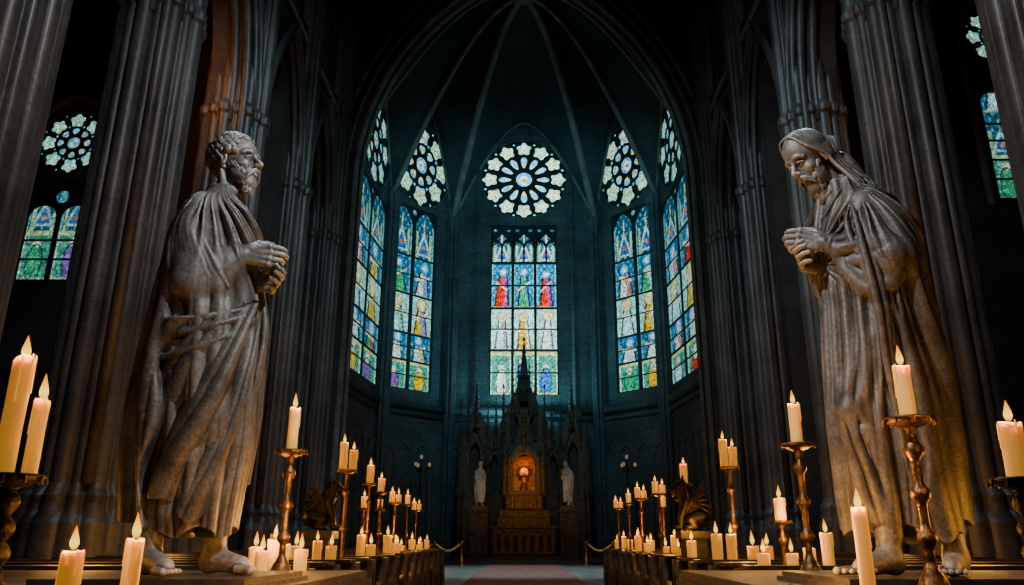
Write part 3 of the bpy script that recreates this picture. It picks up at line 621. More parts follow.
def statue_one():
    B=Field((-.32,-.36,-.02),(.40,.34,1.9),H)
    hT=T(RZ(-.12)@RY(math.radians(-4)),(.012,0,1.580))
    B.cap((-.03,0,1.42),hT((-.010,0,.03)),.062,.050,.03)
    for y in(-1,1): B.curve([hT((-.02,y*.06,.03)),(.0,y*.035,1.50),(.035,y*.015,1.455)],[.012,.014,.010],.012,4)
    head(B,hT,.008)
    B.ell((-.02,0,1.25),(.10,.14,.2),None,.05); B.ell((-.01,0,1.0),(.10,.13,.14),None,.06)
    B.cap((-.03,-.13,1.42),(-.03,.13,1.42),.05,.05,.05)
    hip=[(-.01,-.08,.93),(-.01,.08,.93)]; knee=[(-.0,-.10,.5),(.11,.08,.5)]; heel=[(-.08,-.10,0),(.085,.04,0)]
    for a,b,c in zip(hip,knee,heel): B.cap(a,b,.08,.055,.03); B.cap(b,(c[0],c[1],.14),.05,.04,.02)
    foot(B,heel[0],-.62,1.1); foot(B,heel[1],-.22,1.05)
    wr=(.145,-.085,1.215); wl=(.155,.045,1.145)
    B.cap((-.03,-.16,1.41),(-.06,-.185,1.15),.045,.042,.03); B.cap((-.06,-.185,1.15),wr,.04,.027,.02)
    B.cap((-.03,.16,1.41),(.0,.225,1.11),.045,.042,.03); B.cap((.0,.225,1.11),wl,.04,.027,.02)
    hand(B,wr,(.9,.42,.06),(-.1,-.15,1),(-.45,-.55,-.4),1.12,1.0)
    hand(B,wl,(.9,-.30,-.22),(-.1,.2,1),(.5,.6,.4),1.12,1.0)
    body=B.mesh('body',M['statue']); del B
    r=np.random.default_rng(3)
    A=Field((-.17,-.15,1.44),(.20,.15,1.9),.0034); curly(A,hT,r); hair=A.mesh('hair',M['statue'])
    A=Field((-.05,-.17,1.44),(.24,.15,1.74),.0034); beardf(A,hT,r,1.0); beard=A.mesh('beard',M['statue'])
    R=Field((-.34,-.36,.0),(.38,.36,1.62),H)
    tab=[(.12,.03,0,.110,.115),(.25,.03,0,.12,.13),(.5,.03,0,.14,.145),(.75,.01,0,.148,.155),(.95,0,0,.143,.155),(1.1,-.01,0,.135,.15),(1.25,-.015,0,.132,.155),(1.35,-.02,0,.120,.162),(1.42,-.025,0,.098,.150),(1.47,-.025,0,.080,.115),(1.51,-.02,0,.066,.08),(1.545,-.012,0,.058,.060)]
    def fo(th,z):
        up=sstep(z,.95,1.1); tp=1-sstep(z,1.42,1.50)*.7
        return vert(th,z,10,.042,1.0,.4)*(1-up)+fan(th,z,-1.25,1.56,.15,36,.046,.8,.7,.2)*up*tp
    R.loft(tab,fo,zlo=lambda th:.145+.02*np.sin(5*th))
    R.cap((.02,-.09,.95),(.08,-.09,.56),.08,.065,.06); R.cap((.08,-.09,.56),(.0,-.10,.22),.062,.052,.05)
    R.cap((-.02,-.05,1.465),(-.02,-.13,1.405),.040,.052,.05); R.cap((-.02,.05,1.465),(-.02,.14,1.405),.040,.054,.05)
    # wide hanging sleeve over the near arm: no elbow shows, cloth falls in long folds
    R.cap((-.02,-.135,1.395),(-.040,-.165,1.15),.055,.060,.04); R.cap((-.045,-.170,1.14),(.115,-.10,1.200),.052,.042,.04)
    R.cap((-.035,-.155,1.28),(-.030,-.170,1.06),.064,.060,.05); R.cap((-.030,-.170,1.07),(.07,-.130,1.08),.058,.040,.05); R.cap((.0,-.15,1.13),(.09,-.115,1.15),.055,.045,.05)
    for i in range(9):
        u=i/8; xs=-.085+.060*u; top=(-.055+.050*u,-.115-.055*math.sin(math.pi*u)**.6,1.455-.012*abs(i-4)/4)
        mid=(-.095+.100*u,-.205-.020*math.sin(math.pi*u)+.012*(u>.8),1.30-.01*u)
        low=(-.085+.165*u,-.225-.012*math.sin(math.pi*u)+.045*u,1.14-.01*math.sin(math.pi*u))
        end=(-.060+.180*u,-.205-.010*math.sin(math.pi*u)+.070*u,1.03+.03*u*u+.01*(i%2))
        R.curve([top,mid,low,end],[.004,.010+.003*(i%2),.012-.003*(i%2),.005],.007,6)
    for i in range(4): R.curve([(-.02+.02*i,-.222+.012*i,1.20-.012*i),(.04+.010*i,-.175+.010*i,1.165-.014*i),(.09+.006*i,-.135+.008*i,1.165-.012*i),(.122,-.115,1.18-.006*i)],[.003,.008,.007,.003],.006)
    R.cap((-.02,.14,1.395),(.0,.20,1.13),.058,.066,.04,wav=(.026,9,4,0)); R.cap((.0,.205,1.11),(.13,.06,1.14),.060,.044,.04,wav=(.026,12,3,0))
    for q in(0,1):
        W=[(.118,-.102,1.203),(.130,.062,1.141)][q]; N_=nrm([(.55,.35,.2),(.5,-.6,.1)][q]); e1=nrm(np.cross(N_,(0,0,1))); e2=np.cross(N_,e1)
        R.chain([np.array(W)+(e1*math.cos(a)+e2*math.sin(a))*.041 for a in np.linspace(0,2*math.pi,15)],.008,.004)
    for s in(-1,1): R.curve([(-.075,s*.02,1.545),(-.03,s*.065,1.53),(.045,s*.05,1.485),(.080,0,1.45)],.011,.008)
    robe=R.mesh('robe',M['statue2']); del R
    Q=Field((-.38,-.36,.1),(.38,.36,1.62),H)
    tb=[(.16,-.06,0,.130,.135),(.4,-.06,0,.165,.165),(.6,-.05,0,.176,.175),(.8,-.035,0,.170,.178),(1.0,-.02,0,.155,.176),(1.2,-.03,0,.138,.168),(1.33,-.035,0,.118,.158),(1.41,-.035,0,.100,.142),(1.47,-.035,0,.082,.108),(1.53,-.03,0,.065,.07)]
    Q.loft(tb,lambda th,z:vert(th,z,9,.058,3.0,2.0,.9)*(1-.6*sstep(z,1.25,1.5)),zlo=lambda th:.26+.10*np.sin(2*th+2)+.015*np.sin(9*th),
           cut=lambda X,Y,Z,th:X-(-.075-.05*np.clip(Z-1.0,0,1)+np.where(Y>0,.10,0.0)+.025*np.sin(14*Z)*np.clip(1.4-Z,0,1)))
    tb2=[(.16,.01,0,.13,.135),(.4,.01,0,.152,.152),(.6,.015,0,.162,.165),(.8,.005,0,.162,.170),(1.0,-.01,0,.152,.167),(1.2,-.02,0,.146,.160)]
    Q.loft(tb2,lambda th,z:fan(th,z,.75,1.42,.19,40,.060,.7,.3,.2),zlo=lambda th:.36+.17*np.sin(th-.7)+.02*np.sin(7*th),ztop=lambda th:1.02+.10*np.sin(th+.2))
    def S(th,z,o): 
        rx=np.interp(z,[.6,.8,1.,1.2],[.172,.172,.165,.153]); ry=np.interp(z,[.6,.8,1.,1.2],[.178,.182,.178,.168]); return (-.01+(rx+o)*math.cos(th),(ry+o)*math.sin(th),z)
    for i,(za,zb,rd) in enumerate([(.93,1.11,.012),(.87,1.105,.016),(.78,1.09,.014)]):
        n=8; pts=[S(th,za+(zb-za)*u**1.5-.05*math.sin(math.pi*u),.014+.004*math.sin(9*u+i)) for u,th in zip(np.linspace(0,1,n),np.linspace(-2.5,.65,n))]
        Q.curve(pts,[rd*(.5+.6*math.sin(math.pi*min(1,u*.9+.08))) for u in np.linspace(0,1,n)],.009,4)
    rt=np.random.default_rng(8)
    for i in range(7):
        y=-.055+.030*i; x=.180-.010*abs(i-3); zb=.40-.05*((i*2)%3)
        Q.curve([(x-.03,y+.03,1.13),(x+.012,y+.012+.01*rt.normal(),.95),(x+.010,y-.004+.012*rt.normal(),.75),(x-.012,y-.025,.56),(x-.040,y-.045,zb)],[.011,.013+.005*rt.random(),.014,.012,.006],.006,4)
    for i in range(6):
        Q.curve([(-.06-.010*i,-.085-.012*i,1.46-.010*i),(-.085-.009*i,-.135-.008*i,1.38-.03*i),(-.100-.011*i,-.162-.002*i,1.22-.03*i),(-.125-.013*i,-.168+.004*i,1.0-.03*i),(-.150-.013*i,-.16+.012*i,.75),(-.185-.012*i,-.13+.02*i,.40+.02*(i%2))],[.005,.010,.012,.012,.012,.006],.008,4)
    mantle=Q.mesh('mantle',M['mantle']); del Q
    return body,hair,beard,robe,mantle
BN=.10
def statue_two():
    B=Field((-.30,-.34,-.02),(.42,.36,1.9),H)
    hT=T(RZ(.14)@RY(math.radians(28)),(.075,0,1.600))
    B.cap((.0,0,1.40),hT((-.015,0,.02)),.065,.050,.03); head(B,hT,.011)
    B.ell((.0,0,1.25),(.10,.14,.2),None,.05); B.ell((.02,0,1.0),(.10,.13,.14),None,.06)
    B.cap((-.0,-.13,1.42),(-.0,.13,1.42),.05,.05,.05)
    for s,kx,hl in((1,.16,(.12,.10)),(-1,.04,(-.06,-.06))):
        B.cap((.02,s*.08,.93),(kx,s*.1,.5),.08,.055,.03); B.cap((kx,s*.1,.5),(hl[0],hl[1],.14),.05,.04,.02)
    foot(B,(.12,.10),.30,1.1); foot(B,(-.12,.10),.85,1.1)
    wl=(.185,.065,1.27); wr=(.17,-.05,1.21)
    B.cap((.02,.16,1.41),(.02,.205,1.13),.045,.042,.03); B.cap((.02,.205,1.13),wl,.04,.028,.02)
    B.cap((.02,-.16,1.41),(.02,-.215,1.13),.045,.042,.03); B.cap((.02,-.215,1.13),wr,.04,.028,.02)
    hand(B,wl,(.76,-.46,.30),(-.25,.1,1),(.45,.65,.45),1.12,1.0)
    hand(B,wr,(.84,.34,.10),(-.1,-.2,1),(-.5,-.7,-.5),1.12,1.0)
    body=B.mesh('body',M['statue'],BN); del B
    r=np.random.default_rng(5)
    A=Field((-.26,-.24,1.16),(.30,.24,1.92),.0036)
    A.ell(hT((-.026,0,.133)),(.092,.082,.087),hT.R,.01)
    A.ell((-.015,0,1.63),(.058,.074,.09),None,.05); A.ell((-.045,0,1.54),(.060,.085,.10),None,.06); A.cap((-.075,0,1.5),(-.11,0,1.34),.055,.035,.05)
    for s in(-1,1):
        n=15
        for i in range(n):
            u=i/(n-1); j=r.uniform(-.006,.006,8); w=r.uniform(-.009,.009,6)
            x0=.062-.150*u; z0=.196+.022*math.sin(math.pi*min(1,(u*.9+.22)))
            if u>.75: z0-=.05*(u-.75)/.25
            A.curve([hT((x0,s*.002,z0)),hT((x0-.012+.008*(1-u),s*.040,z0-.014+j[0]*.6)),hT((x0-.034+.016*(1-u)+w[4]*.5,s*(.075-.012*u),.137-.02*u)),hT((x0*.55-.036+w[0],s*(.087-.012*u)+j[1]*.6,.075)),hT((x0*.45-.046+j[2],s*(.083-.016*u)+w[5]*.5,.015)),(.004-.10*u+j[3]+w[1],s*(.103-.030*u)+w[2],1.545),(-.010-.10*u+j[4]-w[1],s*(.116-.045*u)+j[5],1.46),(-.018-.11*u+w[3],s*(.124-.050*u),1.38-.03*u),(-.035-.12*u,s*(.122-.055*u),1.30-.06*u+j[6]*3)],[.002,.0054,.0070,.0077,.0083,.0090,.0088,.0076,.003],.002,5)
    hair=A.mesh('hair',M['statue'],BN)
    A=Field((-.02,-.15,1.36),(.34,.17,1.78),.0034); beardf(A,hT,r,1.2); beard=A.mesh('beard',M['statue'],BN)
    R=Field((-.30,-.36,.0),(.42,.36,1.64),H)
    tab=[(.13,.08,0,.11,.115),(.3,.08,0,.118,.13),(.6,.07,0,.135,.145),(.85,.05,0,.140,.155),(1.05,.03,0,.135,.148),(1.25,.025,0,.137,.158),(1.35,.02,0,.122,.165),(1.42,.02,0,.100,.152),(1.47,.02,0,.080,.115),(1.52,.025,0,.064,.075),(1.56,.03,0,.056,.060)]
    def fo(th,z):
        low=1-sstep(z,.5,.75); up=sstep(z,1.05,1.2)
        return vert(th,z,10,.044,1.5,1.0)*low+vert(th,z,18,.030,.2,2.0,.2)*(1-low)*(1-up)+fan(th,z,0,1.20,.15,26,.028,.8,.4,.1)*up
    R.loft(tab,fo,zlo=lambda th:.15+.02*np.sin(5*th))
    R.cap((.06,.09,.95),(.20,.09,.58),.068,.050,.03,wav=(.022,4,5,.5)); R.cap((.20,.09,.58),(.14,.10,.2),.050,.046,.03,wav=(.028,3,6,1.2))
    R.cap((.01,.05,1.47),(.02,.14,1.405),.040,.054,.05); R.cap((.01,-.05,1.47),(.02,-.14,1.405),.040,.054,.05)
    R.cap((.02,.14,1.395),(.02,.195,1.15),.056,.064,.04,wav=(.026,9,4,0)); R.cap((.02,.20,1.14),(.16,.09,1.25),.058,.043,.03,wav=(.024,12,3,.7))
    R.curve([(.0,.21,1.10),(.05,.19,1.045),(.10,.155,1.05),(.145,.12,1.13),(.16,.10,1.20)],[.042,.038,.034,.026,.018],.03)
    for i in range(6): R.curve([(.0-.004*i,.240-.010*i,1.22-.028*i),(.03+.004*i,.230-.010*i,1.13-.02*i),(.085+.006*i,.195-.008*i,1.085-.010*i),(.145,.140,1.15-.004*i)],[.003,.0085,.009,.004],.005)
    R.cap((.02,-.14,1.395),(.02,-.20,1.13),.058,.07,.04); R.cap((.02,-.21,1.13),(.15,-.07,1.2),.062,.048,.04,wav=(.026,12,3,0))
    W=(.163,.085,1.252); N_=nrm((.6,-.5,.35)); e1=nrm(np.cross(N_,(0,0,1))); e2=np.cross(N_,e1)
    R.chain([np.array(W)+(e1*math.cos(a)+e2*math.sin(a))*.041 for a in np.linspace(0,2*math.pi,15)],.008,.004)
    for k in range(11):
        u=k/10; R.curve([(.155-.10*u,.128+.060*u,1.20-.055*u),(.157-.10*u,.136+.060*u,1.15-.055*u),(.154-.10*u,.134+.060*u,1.08-.05*u)],[.0045,.0050,.0038],.001,3)
    for i in range(5): R.curve([(.03,.14,1.47-.012*i),(.10,.08,1.41-.03*i),(.140,.0,1.355-.04*i),(.10,-.08,1.41-.03*i)],[.004,.008,.010,.004],.006)
    robe=R.mesh('robe',M['statue2'],BN); del R
    Q=Field((-.38,-.38,.0),(.42,.38,1.66),H)
    tb=[(.10,-.045,0,.150,.15),(.4,-.035,0,.162,.165),(.7,-.028,0,.166,.178),(1.0,-.02,0,.160,.188),(1.2,-.02,0,.157,.203),(1.32,-.015,0,.145,.207),(1.40,-.01,0,.127,.188),(1.46,-.005,0,.108,.150),(1.52,.0,0,.084,.098),(1.57,.005,0,.062,.064)]
    Q.loft(tb,lambda th,z:fan(th,z,1.15,1.56,.21,40,.062,.7,.9,.4),zlo=lambda th:.15+.03*np.sin(3*th)+.012*np.sin(11*th),
           cut=lambda X,Y,Z,th:X-(.03+.10*np.clip((Z-.95)*2.2,0,1)-.06*np.clip((Z-1.36)*5,0,1)+.03*np.sin(9*Z+1)))
    Q.cap((.0,.135,1.40),(-.005,.195,1.17),.066,.078,.05,wav=(.018,3,4,.4)); Q.cap((-.005,.195,1.17),(.075,.165,1.19),.076,.052,.05,wav=(.012,3,4,1))
    rt=np.random.default_rng(6)
    for i in range(8):
        x=.110-.031*i; y=.203+.004*i-.004*i*i
        Q.curve([(x*.4-.0,.10+.012*i,1.475-.005*i),(x*.9+.005,y-.008,1.34-.01*i),(x+.006,y+.014,1.17),(x-.006,y+.008,.98),(x-.020+.01*rt.normal(),y-.002,.78),(x-.032,y-.018,.56+.03*(i%3)),(x*.85-.045,y-.045,.28+.06*((i*2)%3))],[.004,.010,.014,.015,.014,.012,.005],.010,4)
    Q.curve([(.055,.09,1.49),(.10,.135,1.38),(.125,.16,1.27),(.110,.18,1.15),(.078,.178,.9),(.045,.155,.65),(.022,.135,.4),(.012,.125,.17)],[.008,.011,.012,.014,.013,.013,.012,.009],.005,4)
    for i in range(5):
        z=1.51-.030*i; Q.curve([(-.10-.012*i,-.02,z),(-.080-.010*i,.09+.014*i,z-.012),(-.02-.004*i,.145+.012*i,z-.05),(.03,.15+.010*i,z-.11)],[.004,.009,.010,.003],.010,4)
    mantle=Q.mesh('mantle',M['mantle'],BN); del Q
    return body,hair,beard,robe,mantle
S1=statue_one(); S2=statue_two()
PT=.993
def place(parts,loc,rot,sc,label,mats=None,name='stone_statue'):
    t=thing(name,label,'statue',loc,(0,0,rot),sc)
    for nm,me in zip(('body','hair','beard','robe','mantle'),parts):
        o=obj(nm,me,t)
        if mats: 
            o.material_slots[0].link='OBJECT'; o.material_slots[0].material=mats
    return t
place(S1,(-2.1,5,PT),math.radians(-6),1.667,'weathered grey stone statue, curly-haired bearded man with clasped hands')
place(S2,(2.37,5,PT),math.radians(186),1.667,'weathered dark stone statue, long-haired bearded man bowing in mantle')
def bevbox(x0,x1,y0,y1,z0,z1,steps):
    m=MB(); z=z0
    for (h,ins) in steps: m.box(x0+ins,x1-ins,y0+ins,y1-ins,z,z+h); z+=h
    return m
for s in(-1,1):
    cx=-2.1 if s<0 else 2.35
    obj('statue_plinth',bevbox(cx-.62,cx+.62,4.4,5.6,.93,.99,[(.03,0),(.03,.03)]).mesh('plinth',M['ledge']),label='low dark stone slab plinth under a standing statue',category='plinth')
    xa,xb=(-5.5,-1.42) if s<0 else (1.42,5.5)
    obj('stone_ledge',MB().box(xa,xb,2.4,7.25,0,.8).box(xa-.06,xb+.06,2.34,7.31,.8,.86).box(xa-.02,xb+.02,2.38,7.27,.86,.93).mesh('ledge',M['ledge']),label='long dark stone ledge carrying a statue and candles',category='ledge')
# ------------------------------------------------------------------ pews
def pew_meshes():
    seat=MB().box(0,4.3,.1,.5,.42,.46).mesh('seat',M['wood'])
    back=MB().box(.03,4.3,.52,.56,.1,.9); 
    for i in range(8): back.box(.1+i*.52,.14+i*.52,.50,.52,.15,.88)
    back=back.mesh('back',M['wood']); led=MB().box(0,4.3,.30,.62,.91,.95).mesh('ledge',M['wood'])
    e=plate('end',[(0,0),(.6,0),(.62,.2),(.56,.5),(.6,.91),(.35,.91),(.28,.62),(.1,.58),(.02,.5),(.05,.2)],[circ(.33,.30,.09,14),arch(.45,.06,.5,.68,.1,5)],.08,M['wood'],0,.008,
      tf=lambda b:np.stack([b[:,1],b[:,0],b[:,2]],1))
    return [('seat',seat,0),('backrest',back,0),('book_ledge',led,0),('pew_end',e,-.06),('pew_end',e,4.28)]
PM=pew_meshes()
for s in(-1,1):
    for i in range(13):
        t=thing('pew',  'dark carved oak pew with a book ledge facing the altar','pew',(s*2.14,7.5+1.1*i,0),None,(s,1,1),'rows of dark oak pews')
        for nm,me,x in PM: obj(nm,me,t,(x,0,0))
# ------------------------------------------------------------------ lights helpers
def spot(loc,target,power,col,size=60,blend=.6,r=.3):
    l=bpy.data.lights.new('spot','SPOT'); l.energy=power; l.color=col; l.spot_size=math.radians(size); l.spot_blend=blend; l.shadow_soft_size=r
    o=bpy.data.objects.new('spot_light',l); COL.objects.link(o); o.location=loc; o.rotation_euler=(Vector(target)-Vector(loc)).to_track_quat('-Z','Y').to_euler(); return o
def point(loc,power,col,r=.2):
    l=bpy.data.lights.new('point','POINT'); l.energy=power; l.color=col; l.shadow_soft_size=r
    o=bpy.data.objects.new('point_light',l); COL.objects.link(o); o.location=loc; return o
WARM=(1,.42,.07)
# ------------------------------------------------------------------ candles
def wax_mesh(seed):
    r=random.Random(seed); m=MB(); n=20; v=[];f=[]
    prof=[(.96,0),(1,.02),(1,.3),(.99,.6),(1,.85),(1.02,.93),(1.0,.98),(.93,1.0),(.8,.985),(.5,.97),(.05,.965)]
    for j,(a,z) in enumerate(prof):
        for i in range(n):
            q=2*math.pi*i/n; w=1+.03*math.sin(3*q+seed)+.02*math.sin(7*q+z*9)
            zz=z+(.02*math.sin(2*q+seed) if z>.9 else 0); v.append((a*w*math.cos(q),a*w*math.sin(q),zz))
    for j in range(len(prof)-1):
        for i in range(n): f.append((j*n+i,j*n+(i+1)%n,(j+1)*n+(i+1)%n,(j+1)*n+i))
    m.add(v,f)
    for k in range(5):
        q=r.uniform(0,6.28); l=r.uniform(.15,.6); c,s_=math.cos(q),math.sin(q)
        m.tube([(c*.93,s_*.93,.985),(c*1.02,s_*1.02,.95),(c*1.03,s_*1.03,.95-l*.6),(c*1.03,s_*1.03,.95-l)],[.06,.1,.09,.13],6)
    return m.mesh('wax',M['wax'],True)
WX=[wax_mesh(i) for i in range(4)]
WK=MB().tube([(0,0,0),(.05,0,.5),(.15,0,1)],.12,6).mesh('wick',M['wick'])
fl=MB(); fl.lathe([(.02,0),(.20,.06),(.33,.18),(.36,.30),(.31,.45),(.22,.62),(.12,.80),(.04,.95),(.005,1.0)],14); FL=fl.mesh('flame',M['flame'],True)
def candle(x,y,z,h,r,label='cream pillar candle burning with a small orange flame',group=None,lamp=0):
    t=thing('candle',label,'candle',(x,y,z+.001),(0,0,random.uniform(0,6)),group=group)
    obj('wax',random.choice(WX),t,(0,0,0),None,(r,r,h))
    obj('wick',WK,t,(0,0,h*.965),None,(.05*r*2,.05*r*2,.30*r+.01))
    fh=max(.100,r*2.1)*random.uniform(.9,1.2); fw=max(.050,r*1.0); obj('flame',FL,t,(0,0,h*.965+.14*r+.008),(random.uniform(-.06,.06),random.uniform(-.06,.06),0),(fw,fw,fh))
    if lamp: point((x,y,z+h*.965+r*1.6),lamp,WARM,.02)
def stick(x,y,z0,zt,pr,mat='bronze',label='tall turned bronze candlestick with a wide drip pan',knops=3):
    t=thing('candlestick',label,'candlestick',(x,y,z0)); h=zt-z0
    b=MB().lathe([(pr*.95,0),(pr,.015),(pr*.95,.03),(pr*.6,.05),(pr*.45,.09),(pr*.28,.13),(pr*.2,.16)],20).mesh('base',M[mat],True); obj('base',b,t)
    pf=[(pr*.2,.155)]; n=knops
    for i in range(n):
        z1=.16+(h-.22)*(i+.5)/n; s=pr*.19
        pf+=[(s,z1-.06),(s*1.1,z1-.045),(s*1.9,z1-.02),(s*2.1,z1),(s*1.9,z1+.02),(s*1.1,z1+.045),(s*.95,z1+.07)]
    pf+=[(pr*.18,h-.07),(pr*.35,h-.05)]
    obj('stem',MB().lathe(pf,16).mesh('stem',M[mat],True),t)
    p=MB().lathe([(pr*.3,h-.055),(pr*.55,h-.045),(pr*.95,h-.025),(pr*1.02,h-.008),(pr*.98,h-.001),(pr*.9,h-.002),(pr*.5,h-.004),(pr*.1,h-.004)],24)
    for k in range(10):
        q=k*math.pi/5; p.tube([(pr*math.cos(q),pr*math.sin(q),h-.01),(pr*1.03*math.cos(q),pr*1.03*math.sin(q),h-.04)],.008,5)
    obj('drip_pan',p.mesh('pan',M[mat],True),t)
LZ=.93
stick(-2.08,3.2,LZ,1.45,.12,'iron','dark wrought candlestick holding two tall candles'); candle(-2.09,3.15,1.45,.47,.040,'tall slender cream candle with bright flame',None,6); candle(-2.055,3.265,1.45,.31,.030,'shorter cream candle beside a tall one',None,2)
candle(-1.78,3.2,LZ,.22,.040,lamp=4)
candle(-1.66,3.45,LZ,.265,.036,lamp=4)
stick(-1.79,6.0,LZ,1.85,.125); candle(-1.79,6.0,1.85,.32,.040,'tall cream candle on a bronze candlestick',None,8)
for x,y,h in((-2.27,6.85,.20),(-2.15,6.66,.17),(-2.02,6.78,.22),(-2.14,6.94,.26),(-1.91,6.95,.18)): candle(x,y,LZ,h,.055,group='candle cluster on the ledge',lamp=6)
stick(2.0,4.0,LZ,1.80,.125); candle(2.0,4.0,1.80,.27,.041,'thick cream candle on a bronze candlestick',None,9)
stick(2.14,3.4,LZ,1.45,.12,'iron','dark metal candlestick with a wide pan'); candle(2.14,3.4,1.45,.235,.048,'thick cream candle with drips',None,8)
stick(2.11,6.0,LZ,1.90,.125); candle(2.11,6.0,1.90,.30,.044,'tall cream candle on a bronze candlestick',None,8)
candle(1.76,4.2,LZ,.42,.038,'tall pillar candle standing on the stone ledge',None,7)
rows=[(-2.37,10.55,2.08,.36,2),(-2.49,12.75,2.05,.28,1),(-2.50,13.85,1.98,.22,1),(-2.6,16.05,1.9,.20,2),(-2.67,18.25,1.95,.2,1),(-2.76,20.45,1.9,.2,2),
      (2.76,10.55,2.12,.36,2),(2.59,12.75,2.05,.30,1),(2.36,13.85,1.95,.20,2),(2.36,16.05,1.98,.2,2),(2.40,18.25,1.98,.2,1),(2.42,20.45,1.95,.2,2),(2.68,8.35,1.38,.22,1),(2.95,14.95,1.9,.2,1),(-3.0,14.95,1.75,.2,1),(-3.1,17.15,1.8,.2,1),(3.0,17.15,1.85,.2,1)]
for x,y,z,h,n in rows:
    stick(x,y,0,z,.13 if n==2 else .11,label='tall bronze floor candlestick between the pews',knops=4)
    if n==1: candle(x,y,z,h,.058,group='candles on floor candlesticks')
    else:
        candle(x-.064,y,z,h,.054,group='candles on floor candlesticks'); candle(x+.064,y+.02,z,h*.72,.054,group='candles on floor candlesticks')
    point((x,y,z+h+.12),15,WARM,.04)
rr=random.Random(12)
for s in(-1,1):
    for i,n in {0:(0 if s<0 else 4),2:4,3:0 if s<0 else 1,4:2,5:0,6:2,7:1,8:2,9:0,10:2,11:0,12:2}.items():
        if not n: continue
        y=7.5+1.1*i+.46; x=2.28+(.08 if i==0 else rr.uniform(0,.3)); xs=[]
        for k in range(n):
            rad=rr.uniform(.056,.074); candle(s*x,y+rr.uniform(-.05,.05),.95,rr.choice([.11,.16,.22,.30]),rad,group='candles on the pew ledges'); xs.append(x); x+=.172+rr.choice([0,.0,.10])
        point((s*sum(xs)/len(xs),y,1.38),17*n**.5,WARM,.05)
# ------------------------------------------------------------------ beast finials
def beast():
    F=Field((-.3,-.3,-.02),(.4,.3,.85),.011)
    F.ell((-.05,0,.22),(.2,.14,.2),None,.05); F.cap((0,0,.3),(.1,0,.52),.14,.11,.06)
    F.ell((.14,0,.62),(.11,.09,.1),None,.04); F.cap((.18,0,.6),(.28,0,.57),.07,.05,.03); F.cap((.2,0,.55),(.27,0,.51),.03,.025,.01)
    for s in(-1,1):
        F.chain([(.08,s*.1,.4),(.16,s*.12,.2),(.17,s*.11,.055),(.25,s*.12,.05)],[.07,.05,.04,.035],.03)
        F.chain([(-.12,s*.12,.2),(.02,s*.17,.16),(-.04,s*.17,.06),(.06,s*.18,.05)],[.09,.07,.045,.035],.03)
        F.cap((.12,s*.07,.7),(.1,s*.1,.78),.03,.012,.01)
        for k in range(6): F.cap((0,s*.1,.42),(-.2-.01*k,s*(.16+.015*k),.70-.09*k),.035,.012,.01)
    r=np.random.default_rng(2)
    for k in range(40):
        a=r.uniform(-2.6,2.6); F.cap((.08,0,.58),(.06+.13*math.cos(a)*.3,.15*math.sin(a),.56+.16*math.cos(a)),.03,.018,.01)
    F.chain([(-.22,0,.1),(-.27,.05,.25),(-.24,.1,.4),(-.2,.1,.48)],[.03,.022,.02,.035],.02)
    return F.mesh('beast',M['iron'])
BM=beast()
for x,y,rz in((-2.95,11.65,.2),(2.45,11.65,math.pi-.2)):
    obj('stone_pedestal',MB().box(-.24,.24,-.24,.24,0,.12).box(-.16,.16,-.16,.16,.12,1.2).box(-.22,.22,-.22,.22,1.2,1.3).mesh('ped',M['ledge']),None,(x,y,0),label='narrow dark stone pedestal between pews',category='pedestal')
    obj('beast_sculpture',BM,None,(x,y,1.303),(0,0,rz),label='black cast sculpture of a crouching winged beast on a pedestal',category='sculpture')
# ------------------------------------------------------------------ altar
st=MB().box(-6,6,38.4,43.8,0,.1).box(-5.4,5.4,38.8,43.8,.1,.2).box(-4.8,4.8,39.2,43.8,.2,.3)
obj('altar_steps',st.mesh('steps',M['ledge']),label='broad low dark stone steps in front of the altar',category='steps')
al=thing('altar','carved dark altar table with dull gilded front panels','altar',(0,40.2,.3))
obj('body',MB().box(-1.68,1.68,0,1.1,0,.12).box(-1.58,1.58,.08,1.05,.12,1.4).mesh('b',M['wood']),al)
obj('table_top',MB().box(-1.72,1.72,-.08,1.12,1.4,1.52).mesh('t',M['dullgold']),al)
obj('front_panel',plate('fp',rect(-1.52,1.52,.18,1.36),[arch(-1.26+.42*i,.13,.28,.90,.22,6) for i in range(7)]+[circ(-1.05+.42*i,1.18,.07,10) for i in range(6)],.06,M['dullgold'],0,.01),al)
obj('altar_cloth',MB().box(-1.3,1.3,-.06,.9,1.52,1.54).mesh('c',M['cloth']),al)
rd=thing('reredos','tall dark gothic reredos with pinnacles and a central spire','altarpiece',(0,42.95,.335))
half=[(3.5,0),(3.5,5.8),(2.95,7.6),(2.65,7.9),(2.3,7.2),(2.0,5.9),(1.55,6.2),(1.15,7.4),(.8,8.0),(.55,8.5),(.3,9.2),(0,10.2)]
outl=[(-x,z) for x,z in half]+half[:-1][::-1]
hol=[arch(s*2.7,.3,3.1,5.3,.7,7) for s in(-1,1)]+[arch(s*1.6,.22,3.3,4.8,.5,6) for s in(-1,1)]+[circ(s*2.65,6.6,.2,14) for s in(-1,1)]+[circ(s*1.55,5.65,.13,12) for s in(-1,1)]+[circ(0,8.0,.28,18)]+[arch(s*.45,.16,6.3,7.0,.4,6) for s in(-1,1)]+[arch(0,.16,6.3,7.2,.4,6)]
obj('panel',plate('rp',outl,hol,.35,M['reredos'],0,.03),rd)
obj('back_panel',plate('bp',[(x*.93,z*.97) for x,z in outl],[],.12,M['wood'],.37),rd)
